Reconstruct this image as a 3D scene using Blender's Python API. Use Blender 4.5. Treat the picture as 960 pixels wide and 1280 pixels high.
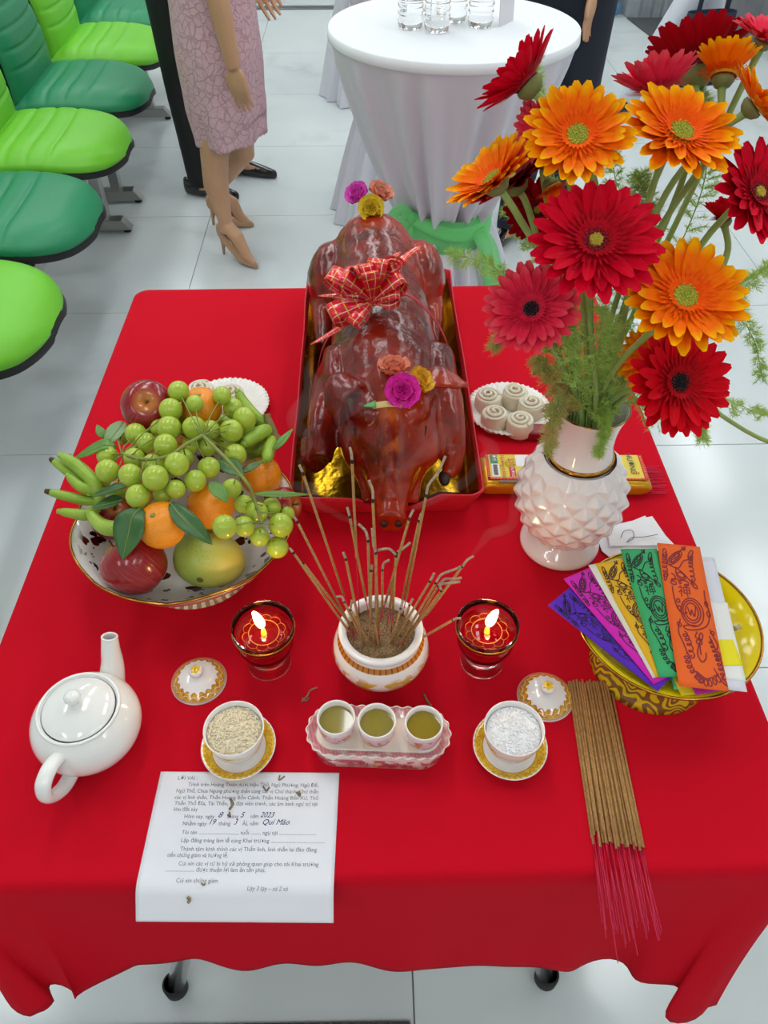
import bpy, bmesh, math, random
from mathutils import Vector, Matrix, Euler, noise as mnoise
random.seed(7)
S = bpy.context.scene
for o in list(bpy.data.objects): bpy.data.objects.remove(o)
COL = S.collection
PI = math.pi; TAU = 2*PI
sin, cos, rad = math.sin, math.cos, math.radians

# ---------------------------------------------------------------- camera
PITCH, YAW, FPX, CAMZ = rad(46.1), rad(1.3), 960.0, 1.59
CAM = Vector((0, 0, CAMZ))
FW = Vector((sin(YAW)*cos(PITCH), cos(YAW)*cos(PITCH), -sin(PITCH)))
RT = Vector((cos(YAW), -sin(YAW), 0)); UP = RT.cross(FW)
cd = bpy.data.cameras.new('camera'); cam = bpy.data.objects.new('camera', cd); COL.objects.link(cam)
cd.sensor_fit = 'VERTICAL'; cd.sensor_height = 24.0; cd.sensor_width = 18.0; cd.lens = 24.0*FPX/1280
cd.clip_start = .02; cd.clip_end = 60
cam.location = CAM; cam.rotation_euler = (PI/2-PITCH, 0, -YAW)
S.camera = cam
# ---------------------------------------------------------------- world, lights, exposure
W = bpy.data.worlds.new('world'); S.world = W; W.use_nodes = True
W.node_tree.nodes['Background'].inputs[0].default_value = (.92, .96, 1, 1)
W.node_tree.nodes['Background'].inputs[1].default_value = .3
S.view_settings.view_transform = 'Standard'; S.view_settings.look = 'None'
S.view_settings.gamma = 1; S.view_settings.use_curve_mapping = False
S.view_settings.exposure = 0.24
LAMP_POWER = 5.0

# ---------------------------------------------------------------- helpers
def ray(px, py): return FW + RT*((px-480)/FPX) - UP*((py-640)/FPX)
def at(px, py, z=.75):                       # where a line of sight meets height z
    d = ray(px, py); return CAM + d*((z-CAMZ)/d.z)
def aty(px, py, y):                          # where it meets depth y
    d = ray(px, py); return CAM + d*(y/d.y)
def mpp(p): return (Vector(p)-CAM).dot(FW)/FPX
def sr(h, a=1):
    h = h.lstrip('#'); c = [int(h[i:i+2], 16)/255 for i in (0, 2, 4)]
    return tuple([x/12.92 if x <= .04045 else ((x+.055)/1.055)**2.4 for x in c]+[a])

class N:                                      # tiny node helper
    def __init__(s, m): s.t = m.node_tree; s.n = s.t.nodes; s.l = s.t.links
    def new(s, typ, **kw):
        n = s.n.new(typ)
        for k, v in kw.items(): setattr(n, k, v)
        return n
    def put(s, sock, v):
        if hasattr(v, 'is_output') or isinstance(v, bpy.types.NodeSocket): s.l.new(v, sock)
        else: sock.default_value = v
    def math(s, op, a, b=None, c=None):
        n = s.new('ShaderNodeMath', operation=op)
        for i, v in enumerate((a, b, c)):
            if v is not None: s.put(n.inputs[i], v)
        return n.outputs[0]
    def mix(s, f, a, b):
        n = s.new('ShaderNodeMix', data_type='RGBA'); s.put(n.inputs['Factor'], f)
        s.put(n.inputs[6], a); s.put(n.inputs[7], b); return n.outputs[2]
    def obj(s): return s.new('ShaderNodeTexCoord').outputs['Object']
    def xyz(s, v=None):
        n = s.new('ShaderNodeSeparateXYZ'); s.l.new(v or s.obj(), n.inputs[0]); return n.outputs
    def noise(s, scale, detail=3, vec=None, rough=.5):
        n = s.new('ShaderNodeTexNoise'); n.inputs['Scale'].default_value = scale
        n.inputs['Detail'].default_value = detail; n.inputs['Roughness'].default_value = rough
        s.l.new(vec or s.obj(), n.inputs['Vector']); return n.outputs['Fac']
    def ramp(s, f, stops):
        n = s.new('ShaderNodeValToRGB'); e = n.color_ramp.elements
        while len(e) < len(stops): e.new(.5)
        for el, (p, c) in zip(e, stops): el.position = p; el.color = c
        s.put(n.inputs[0], f); return n.outputs[0]
    def step(s, v, lo, hi):
        n = s.new('ShaderNodeMapRange'); s.put(n.inputs[0], v)
        n.inputs[1].default_value = lo; n.inputs[2].default_value = hi; return n.outputs[0]

def mat(name, col, rough=.5, metal=0, var=None, bump=None, **kw):
    """col: linear rgba or hex.  var=(scale, hex2, amount)  bump=(scale, strength)"""
    m = bpy.data.materials.new(name); m.use_nodes = True
    b = m.node_tree.nodes['Principled BSDF']; k = N(m)
    c = sr(col) if isinstance(col, str) else col
    b.inputs['Base Color'].default_value = c; b.inputs['Roughness'].default_value = rough
    b.inputs['Metallic'].default_value = metal
    if var:
        c2 = sr(var[1]) if isinstance(var[1], str) else var[1]
        f = k.step(k.noise(var[0]), .35, .65)
        k.l.new(k.mix(k.math('MULTIPLY', f, var[2]), c, c2), b.inputs['Base Color'])
    if bump:
        n = k.new('ShaderNodeBump'); n.inputs['Strength'].default_value = bump[1]
        n.inputs['Distance'].default_value = bump[2] if len(bump) > 2 else .002
        k.l.new(k.noise(bump[0]), n.inputs['Height']); k.l.new(n.outputs[0], b.inputs['Normal'])
    for kk, v in kw.items():
        nm = kk.replace('_', ' ')
        for i in b.inputs:
            if i.name.lower() == nm: i.default_value = sr(v) if isinstance(v, str) else v
    return m
def nodes(m): return N(m), m.node_tree.nodes['Principled BSDF']

class G:                                      # gathers geometry for ONE mesh
    def __init__(s): s.v = []; s.f = []
    def add(s, v, f):
        o = len(s.v); s.v += [tuple(p) for p in v]; s.f += [tuple(i+o for i in q) for q in f]; return s
    def lathe(s, prof, n=32, fn=None, close=False):
        v, f, rows = [], [], []
        for (r, z) in prof:
            if abs(r) < 1e-7: rows.append([len(v)]); v.append((0, 0, z)); continue
            row = []
            for i in range(n):
                t = TAU*i/n; rr, zz = (r, z) if fn is None else fn(t, r, z)
                row.append(len(v)); v.append((rr*cos(t), rr*sin(t), zz))
            rows.append(row)
        if close: rows.append(rows[0])
        for a, b in zip(rows, rows[1:]):
            for i in range(n):
                j = (i+1) % n
                if len(a) == 1 and len(b) == 1: continue
                if len(a) == 1: f.append((a[0], b[j], b[i]))
                elif len(b) == 1: f.append((a[i], a[j], b[0]))
                else: f.append((a[i], a[j], b[j], b[i]))
        return s.add(v, f)
    def tube(s, pts, r, n=8, cap=True, flat=1.0):
        pts = [Vector(p) for p in pts]; m = len(pts)
        rs = r if isinstance(r, (list, tuple)) else [r]*m
        v, f = [], []; prev = None
        for i, p in enumerate(pts):
            d = (pts[min(i+1, m-1)]-pts[max(i-1, 0)])
            d = d.normalized() if d.length > 1e-9 else Vector((0, 0, 1))
            if prev is None:
                a = Vector((0, 0, 1)) if abs(d.z) < .9 else Vector((1, 0, 0)); x = d.cross(a).normalized()
            else: x = (prev-d*prev.dot(d)).normalized()
            prev = x; y = d.cross(x)
            for k in range(n):
                t = TAU*k/n; v.append(p+x*(rs[i]*cos(t))+y*(rs[i]*flat*sin(t)))
        for i in range(m-1):
            for k in range(n):
                j = (k+1) % n; f.append((i*n+k, i*n+j, (i+1)*n+j, (i+1)*n+k))
        if cap: f.append(tuple(range(n-1, -1, -1))); f.append(tuple((m-1)*n+k for k in range(n)))
        return s.add(v, f)
    def box(s, c, size, rot=None):
        h = [x/2 for x in size]; v = []
        for x in (-1, 1):
            for y in (-1, 1):
                for z in (-1, 1):
                    p = Vector((x*h[0], y*h[1], z*h[2]))
                    if rot: p = rot @ p
                    v.append(p+Vector(c))
        return s.add(v, [(0, 1, 3, 2), (4, 6, 7, 5), (0, 4, 5, 1), (2, 3, 7, 6), (0, 2, 6, 4), (1, 5, 7, 3)])
    def ell(s, c, r, n=16, m=10, rot=None):
        prof = [(0 if i in (0, m) else sin(PI*i/m), -cos(PI*i/m)) for i in range(m+1)]
        g = G().lathe(prof, n); r = (r, r, r) if not hasattr(r, '__len__') else r
        v = []
        for p in g.v:
            q = Vector((p[0]*r[0], p[1]*r[1], p[2]*r[2]))
            if rot: q = rot @ q
            v.append(q+Vector(c))
        return s.add(v, g.f)
    def grid(s, fn, nu, nv, wrap=False):
        v = [fn(i/nu if wrap else i/(nu-1), j/(nv-1)) for j in range(nv) for i in range(nu)]
        f = []
        for j in range(nv-1):
            for i in range(nu if wrap else nu-1):
                k = (i+1) % nu; f.append((j*nu+i, j*nu+k, (j+1)*nu+k, (j+1)*nu+i))
        return s.add(v, f)
    def prism(s, poly, z0, z1):
        n = len(poly)
        v = [(x, y, z0) for x, y in poly]+[(x, y, z1) for x, y in poly]
        f = [tuple(range(n-1, -1, -1)), tuple(range(n, 2*n))]+[(i, (i+1) % n, n+(i+1) % n, n+i) for i in range(n)]
        return s.add(v, f)
    def xf(s, M):
        s.v = [tuple(M @ Vector(p)) for p in s.v]; return s
    def mesh(s, name, m, smooth=True):
        me = bpy.data.meshes.new(name); me.from_pydata(s.v, [], s.f)
        if smooth: me.polygons.foreach_set('use_smooth', [True]*len(me.polygons))
        if m: me.materials.append(m)
        me.update(); return me
    def build(s, name, m, parent=None, loc=(0, 0, 0), rot=(0, 0, 0), smooth=True, sol=None, sub=0, bev=None, fix=True):
        me = s.mesh(name, m, smooth)
        if fix:
            bm = bmesh.new(); bm.from_mesh(me); bmesh.ops.recalc_face_normals(bm, faces=bm.faces); bm.to_mesh(me); bm.free()
        o = inst(name, me, parent, loc, rot)
        if bev:
            md = o.modifiers.new('bevel', 'BEVEL'); md.width = bev; md.segments = 2; md.limit_method = 'ANGLE'
        if sol:
            md = o.modifiers.new('thick', 'SOLIDIFY'); md.thickness = sol; md.offset = 0
        if sub:
            md = o.modifiers.new('sub', 'SUBSURF'); md.levels = sub; md.render_levels = sub
        if smooth and bev:
            for p in me.polygons: p.use_smooth = True
            md = o.modifiers.new('wn', 'WEIGHTED_NORMAL')
        return o
def inst(name, me, parent=None, loc=(0, 0, 0), rot=(0, 0, 0)):
    o = bpy.data.objects.new(name, me); COL.objects.link(o)
    o.location = loc; o.rotation_euler = rot
    if parent: o.parent = parent
    return o
def tag(o, label, cat, group=None, kind=None):
    if label: o['label'] = label
    if cat: o['category'] = cat
    if group: o['group'] = group
    if kind: o['kind'] = kind
    return o
def thing(name, label, cat, loc=(0, 0, 0), rz=0, group=None, rot=None):
    o = bpy.data.objects.new(name, None); COL.objects.link(o); o.empty_display_size = .05
    o.location = loc; o.rotation_euler = rot or (0, 0, rz)
    return tag(o, label, cat, group)
def dup(root, loc=None, rz=None, label=None):
    r = root.copy(); COL.objects.link(r)
    if loc is not None: r.location = loc
    if rz is not None: r.rotation_euler = (0, 0, rz)
    if label: r['label'] = label
    for ch in list(root.children):
        c = ch.copy(); COL.objects.link(c); c.parent = r
        for g in ch.children:
            d = g.copy(); COL.objects.link(d); d.parent = c
    return r
def structure(o): o['kind'] = 'structure'; return o
def bez(p, n=16):                             # smooth curve through points (Catmull-Rom)
    p = [Vector(q) for q in p]; out = []
    for i in range(len(p)-1):
        a, b, c, d = p[max(i-1, 0)], p[i], p[i+1], p[min(i+2, len(p)-1)]
        for k in range(n):
            t = k/n
            out.append(.5*((2*b)+(c-a)*t+(2*a-5*b+4*c-d)*t*t+(3*b-a-3*c+d)*t**3))
    out.append(p[-1]); return out
def frame(zdir, xhint=(1, 0, 0)):             # rotation whose z axis is zdir
    z = Vector(zdir).normalized(); x = Vector(xhint); x = x-z*x.dot(z)
    if x.length < 1e-4: x = Vector((0, 1, 0))-z*z.y
    x.normalize(); y = z.cross(x)
    return Matrix((x, y, z)).transposed()
def textmesh(s, size, align='LEFT', shear=0):  # lettering as flat glyph outlines
    c = bpy.data.curves.new('t', 'FONT'); c.body = s; c.size = size; c.align_x = align; c.shear = shear
    c.resolution_u = 3
    o = bpy.data.objects.new('t', c); COL.objects.link(o)
    dg = bpy.context.evaluated_depsgraph_get(); me = bpy.data.meshes.new_from_object(o.evaluated_get(dg))
    bpy.data.objects.remove(o); v = [tuple(x.co) for x in me.vertices]; f = [tuple(p.vertices) for p in me.polygons]
    bpy.data.meshes.remove(me); return v, f
# ---------------------------------------------------------------- the room
M_TILE = mat('marble_tile', '#dfe5e4', .16)
k, b = nodes(M_TILE)
geo = k.new('ShaderNodeNewGeometry').outputs['Position']
warp = k.new('ShaderNodeTexNoise'); warp.inputs['Scale'].default_value = .9; warp.inputs['Detail'].default_value = 5; k.l.new(geo, warp.inputs['Vector'])
vein = k.math('ABSOLUTE', k.math('SUBTRACT', warp.outputs['Fac'], .5))
vf = k.math('MULTIPLY', k.math('SUBTRACT', 1, k.step(vein, 0, .035)), k.step(k.noise(1.7, 2, geo), .45, .75))
cloud = k.step(k.noise(1.3, 4, geo), .35, .8)
c1 = k.mix(cloud, sr('#d6dede'), sr('#c8d1d3'))
k.l.new(k.mix(k.math('MULTIPLY', vf, .38), c1, sr('#8a9196')), b.inputs['Base Color'])
M_GROUT = mat('grout', '#8f9491', .9, bump=(200, .3))
M_WALL = mat('wall_paint', '#d9dbd9', .85, bump=(300, .05))
M_CEIL = mat('ceiling_paint', '#eceeec', .9, bump=(200, .05))
X0, X1, Y0, Y1, ZC = -3.0, 4.6, -2.6, 9.0, 3.0
FX, FY, FRZ = .06, .18, rad(-.6)
floor = structure(G().box(((X0+X1)/2, (Y0+Y1)/2, -.03), (X1-X0, Y1-Y0, .05)).build('floor', M_GROUT, smooth=False))
tw, tl, gap = .775, .81, .003
tile_me = {}
for i in range(-4, 6):
    for j in range(-4, 12):
        xa, xb = max(FX+i*tw, X0)+gap/2, min(FX+(i+1)*tw, X1)-gap/2
        ya, yb = max(FY+j*tl, Y0)+gap/2, min(FY+(j+1)*tl, Y1)-gap/2
        if xb-xa < .05 or yb-ya < .05: continue
        key = (round(xb-xa, 3), round(yb-ya, 3))
        if key not in tile_me:
            g = G().box((0, 0, -.006), (xb-xa, yb-ya, .012)); tile_me[key] = g.mesh('tile', M_TILE, False)
        inst('tile', tile_me[key], floor, ((xa+xb)/2, (ya+yb)/2, 0))
mk = lambda n, c, s, m: structure(G().box(c, s).build(n, m, smooth=False))
mk('wall_left', (X0-.05, (Y0+Y1)/2, ZC/2), (.1, Y1-Y0, ZC), M_WALL)
mk('wall_right', (X1+.05, (Y0+Y1)/2, ZC/2), (.1, Y1-Y0, ZC), M_WALL)
mk('wall_back', ((X0+X1)/2, Y1+.05, ZC/2), (X1-X0+.2, .1, ZC), M_WALL)
mk('wall_front', ((X0+X1)/2, Y0-.05, ZC/2), (X1-X0+.2, .1, ZC), M_WALL)
mk('ceiling', ((X0+X1)/2, (Y0+Y1)/2, ZC+.05), (X1-X0+.2, Y1-Y0+.2, .1), M_CEIL)
# ceiling lamps: the light of the room
M_LED = mat('led_diffuser', '#ffffff', .5, emission_color=(.95, .98, 1, 1), emission_strength=4.0)
M_ALU = mat('white_aluminium', '#e8e8e8', .35)
for i, x in enumerate((-1.9, -.35, 1.2, 2.9)):
    for j, y in enumerate((-1.45, 1.5, 3.3, 5.1, 7.0)):  # first row, behind the camera, is added to brighten the cloth's front drop
        t = thing('ceiling_lamp', 'white rectangular LED lamp recessed in the ceiling', 'lamp', (x, y, ZC), 0, 'LED lamps in rows on the ceiling')
        G().box((0, 0, -.012), (.34, 1.24, .024)).build('housing', M_ALU, t, smooth=False)
        G().box((0, 0, -.026), (.30, 1.20, .006)).build('diffuser', M_LED, t, smooth=False)
        ld = bpy.data.lights.new('led_light', 'AREA'); ld.shape = 'RECTANGLE'; ld.size = .30; ld.size_y = 1.2
        ld.energy = LAMP_POWER; ld.color = (.97, .985, 1)
        lo = bpy.data.objects.new('led_light', ld); COL.objects.link(lo); lo.parent = t; lo.location = (0, 0, -.04)
# dark mat on the floor in front of the table
M_MAT = mat('floor_mat', '#3c3a38', .95, var=(180, '#5d5a57', .9), bump=(260, .8, .004))
tag(G().box((0, 0, .004), (.9, .5, .008)).build('floor_mat', M_MAT, None, (-.40, .043, .001), (0, 0, rad(-.6)), smooth=False, bev=.002),
    'dark grey ribbed floor mat in front of the red table', 'mat')

# ---------------------------------------------------------------- the offering table and its cloth
TX0, TX1, TY0, TY1, TZ = -.486, .471, .280, 1.466, .75
TCX, TCY = (TX0+TX1)/2, (TY0+TY1)/2
M_WOOD = mat('table_board', '#b9b4aa', .6, var=(20, '#a39d92', .5))
M_CHROME = mat('chrome', '#d8d8d8', .12, 1.0)
M_RUBBER = mat('black_rubber', '#191918', .7, bump=(150, .2))
M_RED = mat('red_cloth', '#c90a22', .95, var=(3, '#c30920', .8), bump=(900, .12, .0006), specular_ior_level=.12, sheen_weight=.03, sheen_roughness=.5, sheen_tint='#ff8d9a')
tb = thing('folding_table', 'rectangular folding table with chrome legs under the red cloth', 'table', (TCX, TCY, 0))
w, l = TX1-TX0-.012, TY1-TY0-.012
G().box((0, 0, TZ-.018), (w, l, .03)).build('table_top', M_WOOD, tb, smooth=False, bev=.006)
for sx, sy in ((-1, -1), (1, -1), (-1, 1), (1, 1)):
    bx, by = (.307 if sx > 0 else -.356), sy*(l/2-.062)
    lg = G().tube([(bx, by, .012), (bx*.74, by, .40), (bx*.52, by, TZ-.03)], .0155, 20).build('leg', M_CHROME, tb)
    G().lathe([(0, 0), (.0185, 0), (.0205, .006), (.0200, .036), (.0185, .042), (.0158, .042)], 20).build('rubber_foot', M_RUBBER, lg, (bx, by, .001))
for sy in (-1, 1):
    y = sy*(l/2-.065)
    G().tube([(-.262, y, .40), (.226, y, .40)], .009, 10).build('cross_bar', M_CHROME, tb)

def cloth():
    rc = .028
    per = []                                   # perimeter of the top, anticlockwise from front left
    def seg(a, b, n, nrm):
        for i in range(n): t = i/n; per.append((a[0]+(b[0]-a[0])*t, a[1]+(b[1]-a[1])*t, nrm[0], nrm[1]))
    def arc(c, a0, n=10):
        for i in range(n): a = a0+PI/2*i/n; per.append((c[0]+rc*cos(a), c[1]+rc*sin(a), cos(a), sin(a)))
    x0, x1, y0, y1 = TX0, TX1, TY0, TY1
    seg((x0+rc, y0), (x1-rc, y0), 120, (0, -1)); arc((x1-rc, y0+rc), -PI/2, 14)
    seg((x1, y0+rc), (x1, y1-rc), 110, (1, 0)); arc((x1-rc, y1-rc), 0, 14)
    seg((x1-rc, y1), (x0+rc, y1), 90, (0, 1)); arc((x0+rc, y1-rc), PI/2, 14)
    seg((x0, y1-rc), (x0, y0+rc), 110, (-1, 0)); arc((x0+rc, y0+rc), PI, 14)
    n = len(per); v = []; f = []
    cx, cy = TCX, TCY
    # inner rings of the flat top
    ring_t = [0.0, .5, .9, .985, 1.0]
    v.append((cx, cy, TZ)); rows = []
    for t in ring_t[1:]:
        row = []
        for (x, y, nx, ny) in per:
            row.append(len(v)); v.append((cx+(x-cx)*t, cy+(y-cy)*t, TZ+.0005))
        rows.append(row)
    # the rolled edge and the hanging part
    hang = 20
    for j in range(1, hang+1):
        t = j/hang; row = []
        for i, (x, y, nx, ny) in enumerate(per):
            u = (x-x0)/(x1-x0)
            dl, dr = math.hypot(x-x0, y-y0), math.hypot(x-x1, y-y0)
            db = min(math.hypot(x-x0, y-y1), math.hypot(x-x1, y-y1))
            cr = math.exp(-(min(dl, dr)/.055)**2); crb = math.exp(-(db/.06)**2)
            L = .235+.055*min(1, max(0, (u-.28)/.3)) if ny < -.5 else .30
            L = L+.012*sin(x*31+y*17+.6)+.006*sin(x*73+1.3)
            L += .045*cr+.10*crb
            near = math.exp(-(min(dl, dr)/.16)**2)
            A = .006+.030*near+.016*(abs(nx) > .5)+.020*math.exp(-(db/.16)**2)
            wave = sin(x*33+1.2)*.6+sin(x*61-.4)*.3 if abs(ny) > .5 else sin(y*36+.8)*.7+sin(y*71)*.3
            off = .0035+t*t*(.010+A*(.6+wave))+t*.030*cr
            tz = TZ-.004-(L-.004)*t
            tang = .016*near*t*sin(x*80+2)
            sgn = 1 if x > cx else -1; wi = math.exp(-(min(dl, dr)/.085)**2)
            row.append(len(v)); v.append((x+nx*off-ny*tang-sgn*.062*wi*t**1.3, y+ny*off+nx*tang-.012*wi*t, tz))
        rows.append(row)
    for i in range(n): f.append((0, rows[0][i], rows[0][(i+1) % n]))
    for a, c in zip(rows, rows[1:]):
        for i in range(n): k2 = (i+1) % n; f.append((a[i], c[i], c[k2], a[k2]))
    g = G(); g.add(v, f); return g
tag(cloth().build('tablecloth', M_RED, sol=.0008), 'bright red tablecloth hanging over the edges of the offering table', 'tablecloth')
# ---------------------------------------------------------------- porcelain on the table
T = TZ+.001                                     # surface of the cloth
M_PORC = mat('white_porcelain', '#f1f1ee', .12, coat_weight=.5, coat_roughness=.05)
M_GOLD = mat('gold_rim', '#c08a3a', .22, 1.0, var=(60, '#8a5a1c', .5))
def porcelain(name, deco, white='#f3efec'):
    """glazed white with printed decoration; deco(k, ang, r, x, y, z) -> list of (mask, colour)"""
    m = mat(name, white, .12, coat_weight=.5, coat_roughness=.05); k, b = nodes(m)
    x, y, z = k.xyz(); ang = k.math('ARCTAN2', y, x)
    r = k.math('SQRT', k.math('ADD', k.math('MULTIPLY', x, x), k.math('MULTIPLY', y, y)))
    c = sr(white)
    for mask, colr in deco(k, ang, r, x, y, z):
        c = k.mix(mask, c, sr(colr) if isinstance(colr, str) else colr)
    k.l.new(c, b.inputs['Base Color']); return m
def band(k, v, a, b_, soft=.0003):              # 1 between a and b_
    return k.math('MULTIPLY', k.step(v, a-soft, a+soft), k.math('SUBTRACT', 1, k.step(v, b_-soft, b_+soft)))
def scallop(k, ang, n, amp): return k.math('MULTIPLY', k.math('ABSOLUTE', k.math('SINE', k.math('MULTIPLY', ang, n/2))), amp)
def AND(k, *a):
    r = a[0]
    for q in a[1:]: r = k.math('MULTIPLY', r, q)
    return r

def teapot():
    c = Vector((-.328, .440, T))
    a = rad(77)                    # spout direction on the table
    t = thing('teapot', 'plain white glazed teapot with long spout beside the fruit bowl', 'teapot', c, a)
    prof = [(0, .002), (.030, .0), (.034, .004), (.046, .012), (.058, .028), (.062, .043), (.059, .058), (.052, .069), (.046, .0745), (.044, .0775), (.041, .0765), (.040, .073)]
    G().lathe(prof, 48).build('body', M_PORC, t, sub=1)
    lid = G().lathe([(.0385, .074), (.0400, .0755), (.0395, .0775), (.034, .0815), (.022, .087), (.010, .090), (0, .0905)], 40).build('lid', M_PORC, t, sub=1)
    G().lathe([(.0, .0885), (.0055, .089), (.0050, .092), (.0075, .095), (.0098, .0995), (.0085, .104), (.004, .1062), (0, .1066)], 24).build('knob', M_PORC, lid, sub=1)
    pts = bez([(.046, 0, .030), (.062, 0, .040), (.073, 0, .056), (.079, 0, .074), (.086, 0, .092)], 8)
    rr = [.0205-.0112*(i/(len(pts)-1))**.6 for i in range(len(pts))]
    g = G().tube(pts, rr, 20, cap=False)
    inner = [p for p in reversed(pts[len(pts)//2:])]; ri = [max(.0045, rr[len(pts)-1-i]-.0022) for i in range(len(inner))]
    g.tube(inner, ri, 20, cap=False)
    n0 = (len(pts)-1)*20; n1 = len(pts)*20
    g.build('spout', M_PORC, t)
    G().tube(bez([pts[-1]+Vector((.0085*cos(q)*.90, .0085*sin(q), -.0085*cos(q)*.40)) for q in [TAU*i/12 for i in range(13)]], 3), .0013, 8, cap=False).build('spout_lip', M_PORC, t)
    hp = bez([(-.048, 0, .062), (-.066, 0, .070), (-.084, 0, .066), (-.090, 0, .050), (-.082, 0, .034), (-.066, 0, .022), (-.048, 0, .020)], 8)
    G().tube(hp, .0088, 14, flat=.72).build('handle', M_PORC, t)
    G().lathe([(.0425, .0745), (.0455, .0750), (.0462, .0778), (.0440, .0792), (.0415, .0780)], 48, close=True).build('rim', M_PORC, t, sub=1)
teapot()

# lids of the two covered cups
def d_lid(k, ang, r, x, y, z):
    s = scallop(k, ang, 18, .0032)
    inner = k.math('ADD', r, s)
    border = k.math('MULTIPLY', k.step(k.math('ADD', r, s), .0258, .0262), k.math('SUBTRACT', 1, k.step(r, .0318, .0321)))
    line1 = band(k, k.math('ADD', r, scallop(k, ang, 18, .0032)), .0262, .0270)
    wht = band(k, k.math('ADD', r, scallop(k, ang, 18, .0028)), .0302, .0309)
    edge = band(k, r, .0322, .0330)
    var = k.step(k.noise(220, 2), .42, .58)
    gold = k.mix(var, sr('#e0ac2a'), sr('#c98312'))
    return [(border, gold), (AND(k, border, line1), '#a5660c'), (AND(k, border, wht), '#f6e9c8'), (edge, '#a87a3a')]
M_LID = porcelain('gold_bordered_porcelain', d_lid)
def d_knob(k, ang, r, x, y, z):
    fl = k.math('ADD', r, k.math('MULTIPLY', k.math('ABSOLUTE', k.math('SINE', k.math('MULTIPLY', ang, 3))), -.0015))
    return [(AND(k, k.math('SUBTRACT', 1, k.step(fl, .0046, .0050)), k.step(z, .018, .019)), '#eec01f'),
            (AND(k, k.math('SUBTRACT', 1, k.step(r, .0010, .0013)), k.step(z, .018, .019)), '#b97d10')]
M_KNOB = porcelain('gold_knob_porcelain', d_knob)
def lid(px, py, label, rz):
    c = at(px, py, T+.012); c.z = T
    t = thing('cup_lid', label, 'lid', c, rz, 'gold-edged porcelain cup lids')
    G().lathe([(.0, .0135), (.012, .0125), (.024, .008), (.0315, .001), (.0340, .0), (.0345, .0012), (.0325, .0032), (.028, .0075), (.020, .0125), (.010, .0158), (0, .0165)], 64).build('dome', M_LID, t)
    G().lathe([(0, .0150), (.0062, .0155), (.0058, .0175), (.0080, .0200), (.0088, .0230), (.0078, .0258), (.0045, .0275), (0, .0280)], 32).build('knob', M_KNOB, t)
lid(247, 845, 'white porcelain lid with gold border lying beside the teapot spout', .3)
lid(683, 865, 'white porcelain lid with gold border lying against the incense bundle', 1.0)

# covered cups without lids: rice and salt on yellow saucers
def d_saucer(k, ang, r, x, y, z):
    b1 = k.math('MULTIPLY', k.step(r, .0305, .0308), k.math('SUBTRACT', 1, k.step(k.math('SUBTRACT', r, scallop(k, ang, 40, .0012)), .0405, .0408)))
    petals = band(k, k.math('SUBTRACT', r, scallop(k, ang, 40, .004)), .0340, .0348)
    return [(b1, k.mix(k.step(k.noise(150, 2), .4, .6), sr('#efc63a'), sr('#dca81c'))), (AND(k, b1, petals), '#a87706'), (band(k, r, .0312, .0318), '#a87706')]
M_SAUCER = porcelain('yellow_edged_porcelain', d_saucer)
def d_cup(k, ang, r, x, y, z):
    body = band(k, z, .012, .038, .002)
    n = k.noise(42, 2, None, .4); fl = AND(k, k.step(n, .50, .515), body, k.step(k.math('SINE', k.math('ADD', k.math('MULTIPLY', ang, 2), 1.2)), -.8, -.6))
    n2 = k.noise(120, 2); ln = AND(k, band(k, n2, .49, .515, .004), fl)
    return [(fl, k.mix(k.step(k.noise(90), .4, .6), sr('#efc32b'), sr('#d99a12'))), (ln, '#9c6a08')]
M_CUP = porcelain('yellow_flower_porcelain', d_cup)
M_RICE = mat('rice_grain', '#e9dfc4', .45, var=(300, '#d8c9a4', .8))
M_SALT = mat('salt_crystal', '#f6f6f6', .5, var=(300, '#e8eaec', .8))
def grain_heap(R, z, n, size, elong, dome, seed, m, parent, name):
    rnd = random.Random(seed); g = G()
    g.lathe([(0, z+dome), (R*.5, z+dome*.75), (R*.98, z)], 24)
    for i in range(n):
        q = R*.94*math.sqrt(rnd.random()); a = rnd.random()*TAU
        zz = z+dome*(1-(q/R)**2)+rnd.random()*size*.5
        rot = Euler((rnd.uniform(-.5, .5), rnd.uniform(-.5, .5), rnd.random()*TAU)).to_matrix()
        s = size*rnd.uniform(.75, 1.2)
        if elong > 1.5: g.ell((q*cos(a), q*sin(a), zz), (s*elong, s, s*.9), 6, 4, rot)
        else: g.box((q*cos(a), q*sin(a), zz), (s*1.8, s*1.4, s*1.3), rot)
    o = g.build(name, m, parent, smooth=elong > 1.5); o['kind'] = 'stuff'; return o
def covered_cup(pc, ps, label, what, rz):
    c = at(pc[0], pc[1], T+.053); c.z = T
    s = thing('saucer', label[0], 'saucer', c, rz, 'yellow-edged saucers')
    G().lathe([(0, .002), (.022, .0), (.026, .001), (.036, .0075), (.0425, .0125), (.0430, .0137), (.0420, .0142), (.035, .0098), (.026, .0042), (.022, .0038), (0, .0036)], 64).build('dish', M_SAUCER, s)
    t = thing('offering_cup', label[1], 'cup', c+Vector((0, 0, .004)), rz, 'white and yellow offering cups')
    G().lathe([(0, .003), (.0165, .003), (.0170, .0), (.0185, .0), (.0190, .004), (.0235, .010), (.0290, .022), (.0322, .036), (.0340, .0485), (.0337, .0500), (.0325, .0497), (.0312, .040), (.028, .030), (0, .028)], 64).build('bowl', M_CUP, t)
    if what == 'rice': grain_heap(.0315, .041, 520, .00115, 2.9, .006, 3, M_RICE, t, 'rice')
    else: grain_heap(.0315, .041, 420, .0013, 1.2, .007, 4, M_SALT, t, 'salt')
covered_cup((292, 910), 0, ('white saucer with yellow border under the cup of rice', 'white and yellow porcelain cup filled with raw rice grains'), 'rice', .4)
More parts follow.
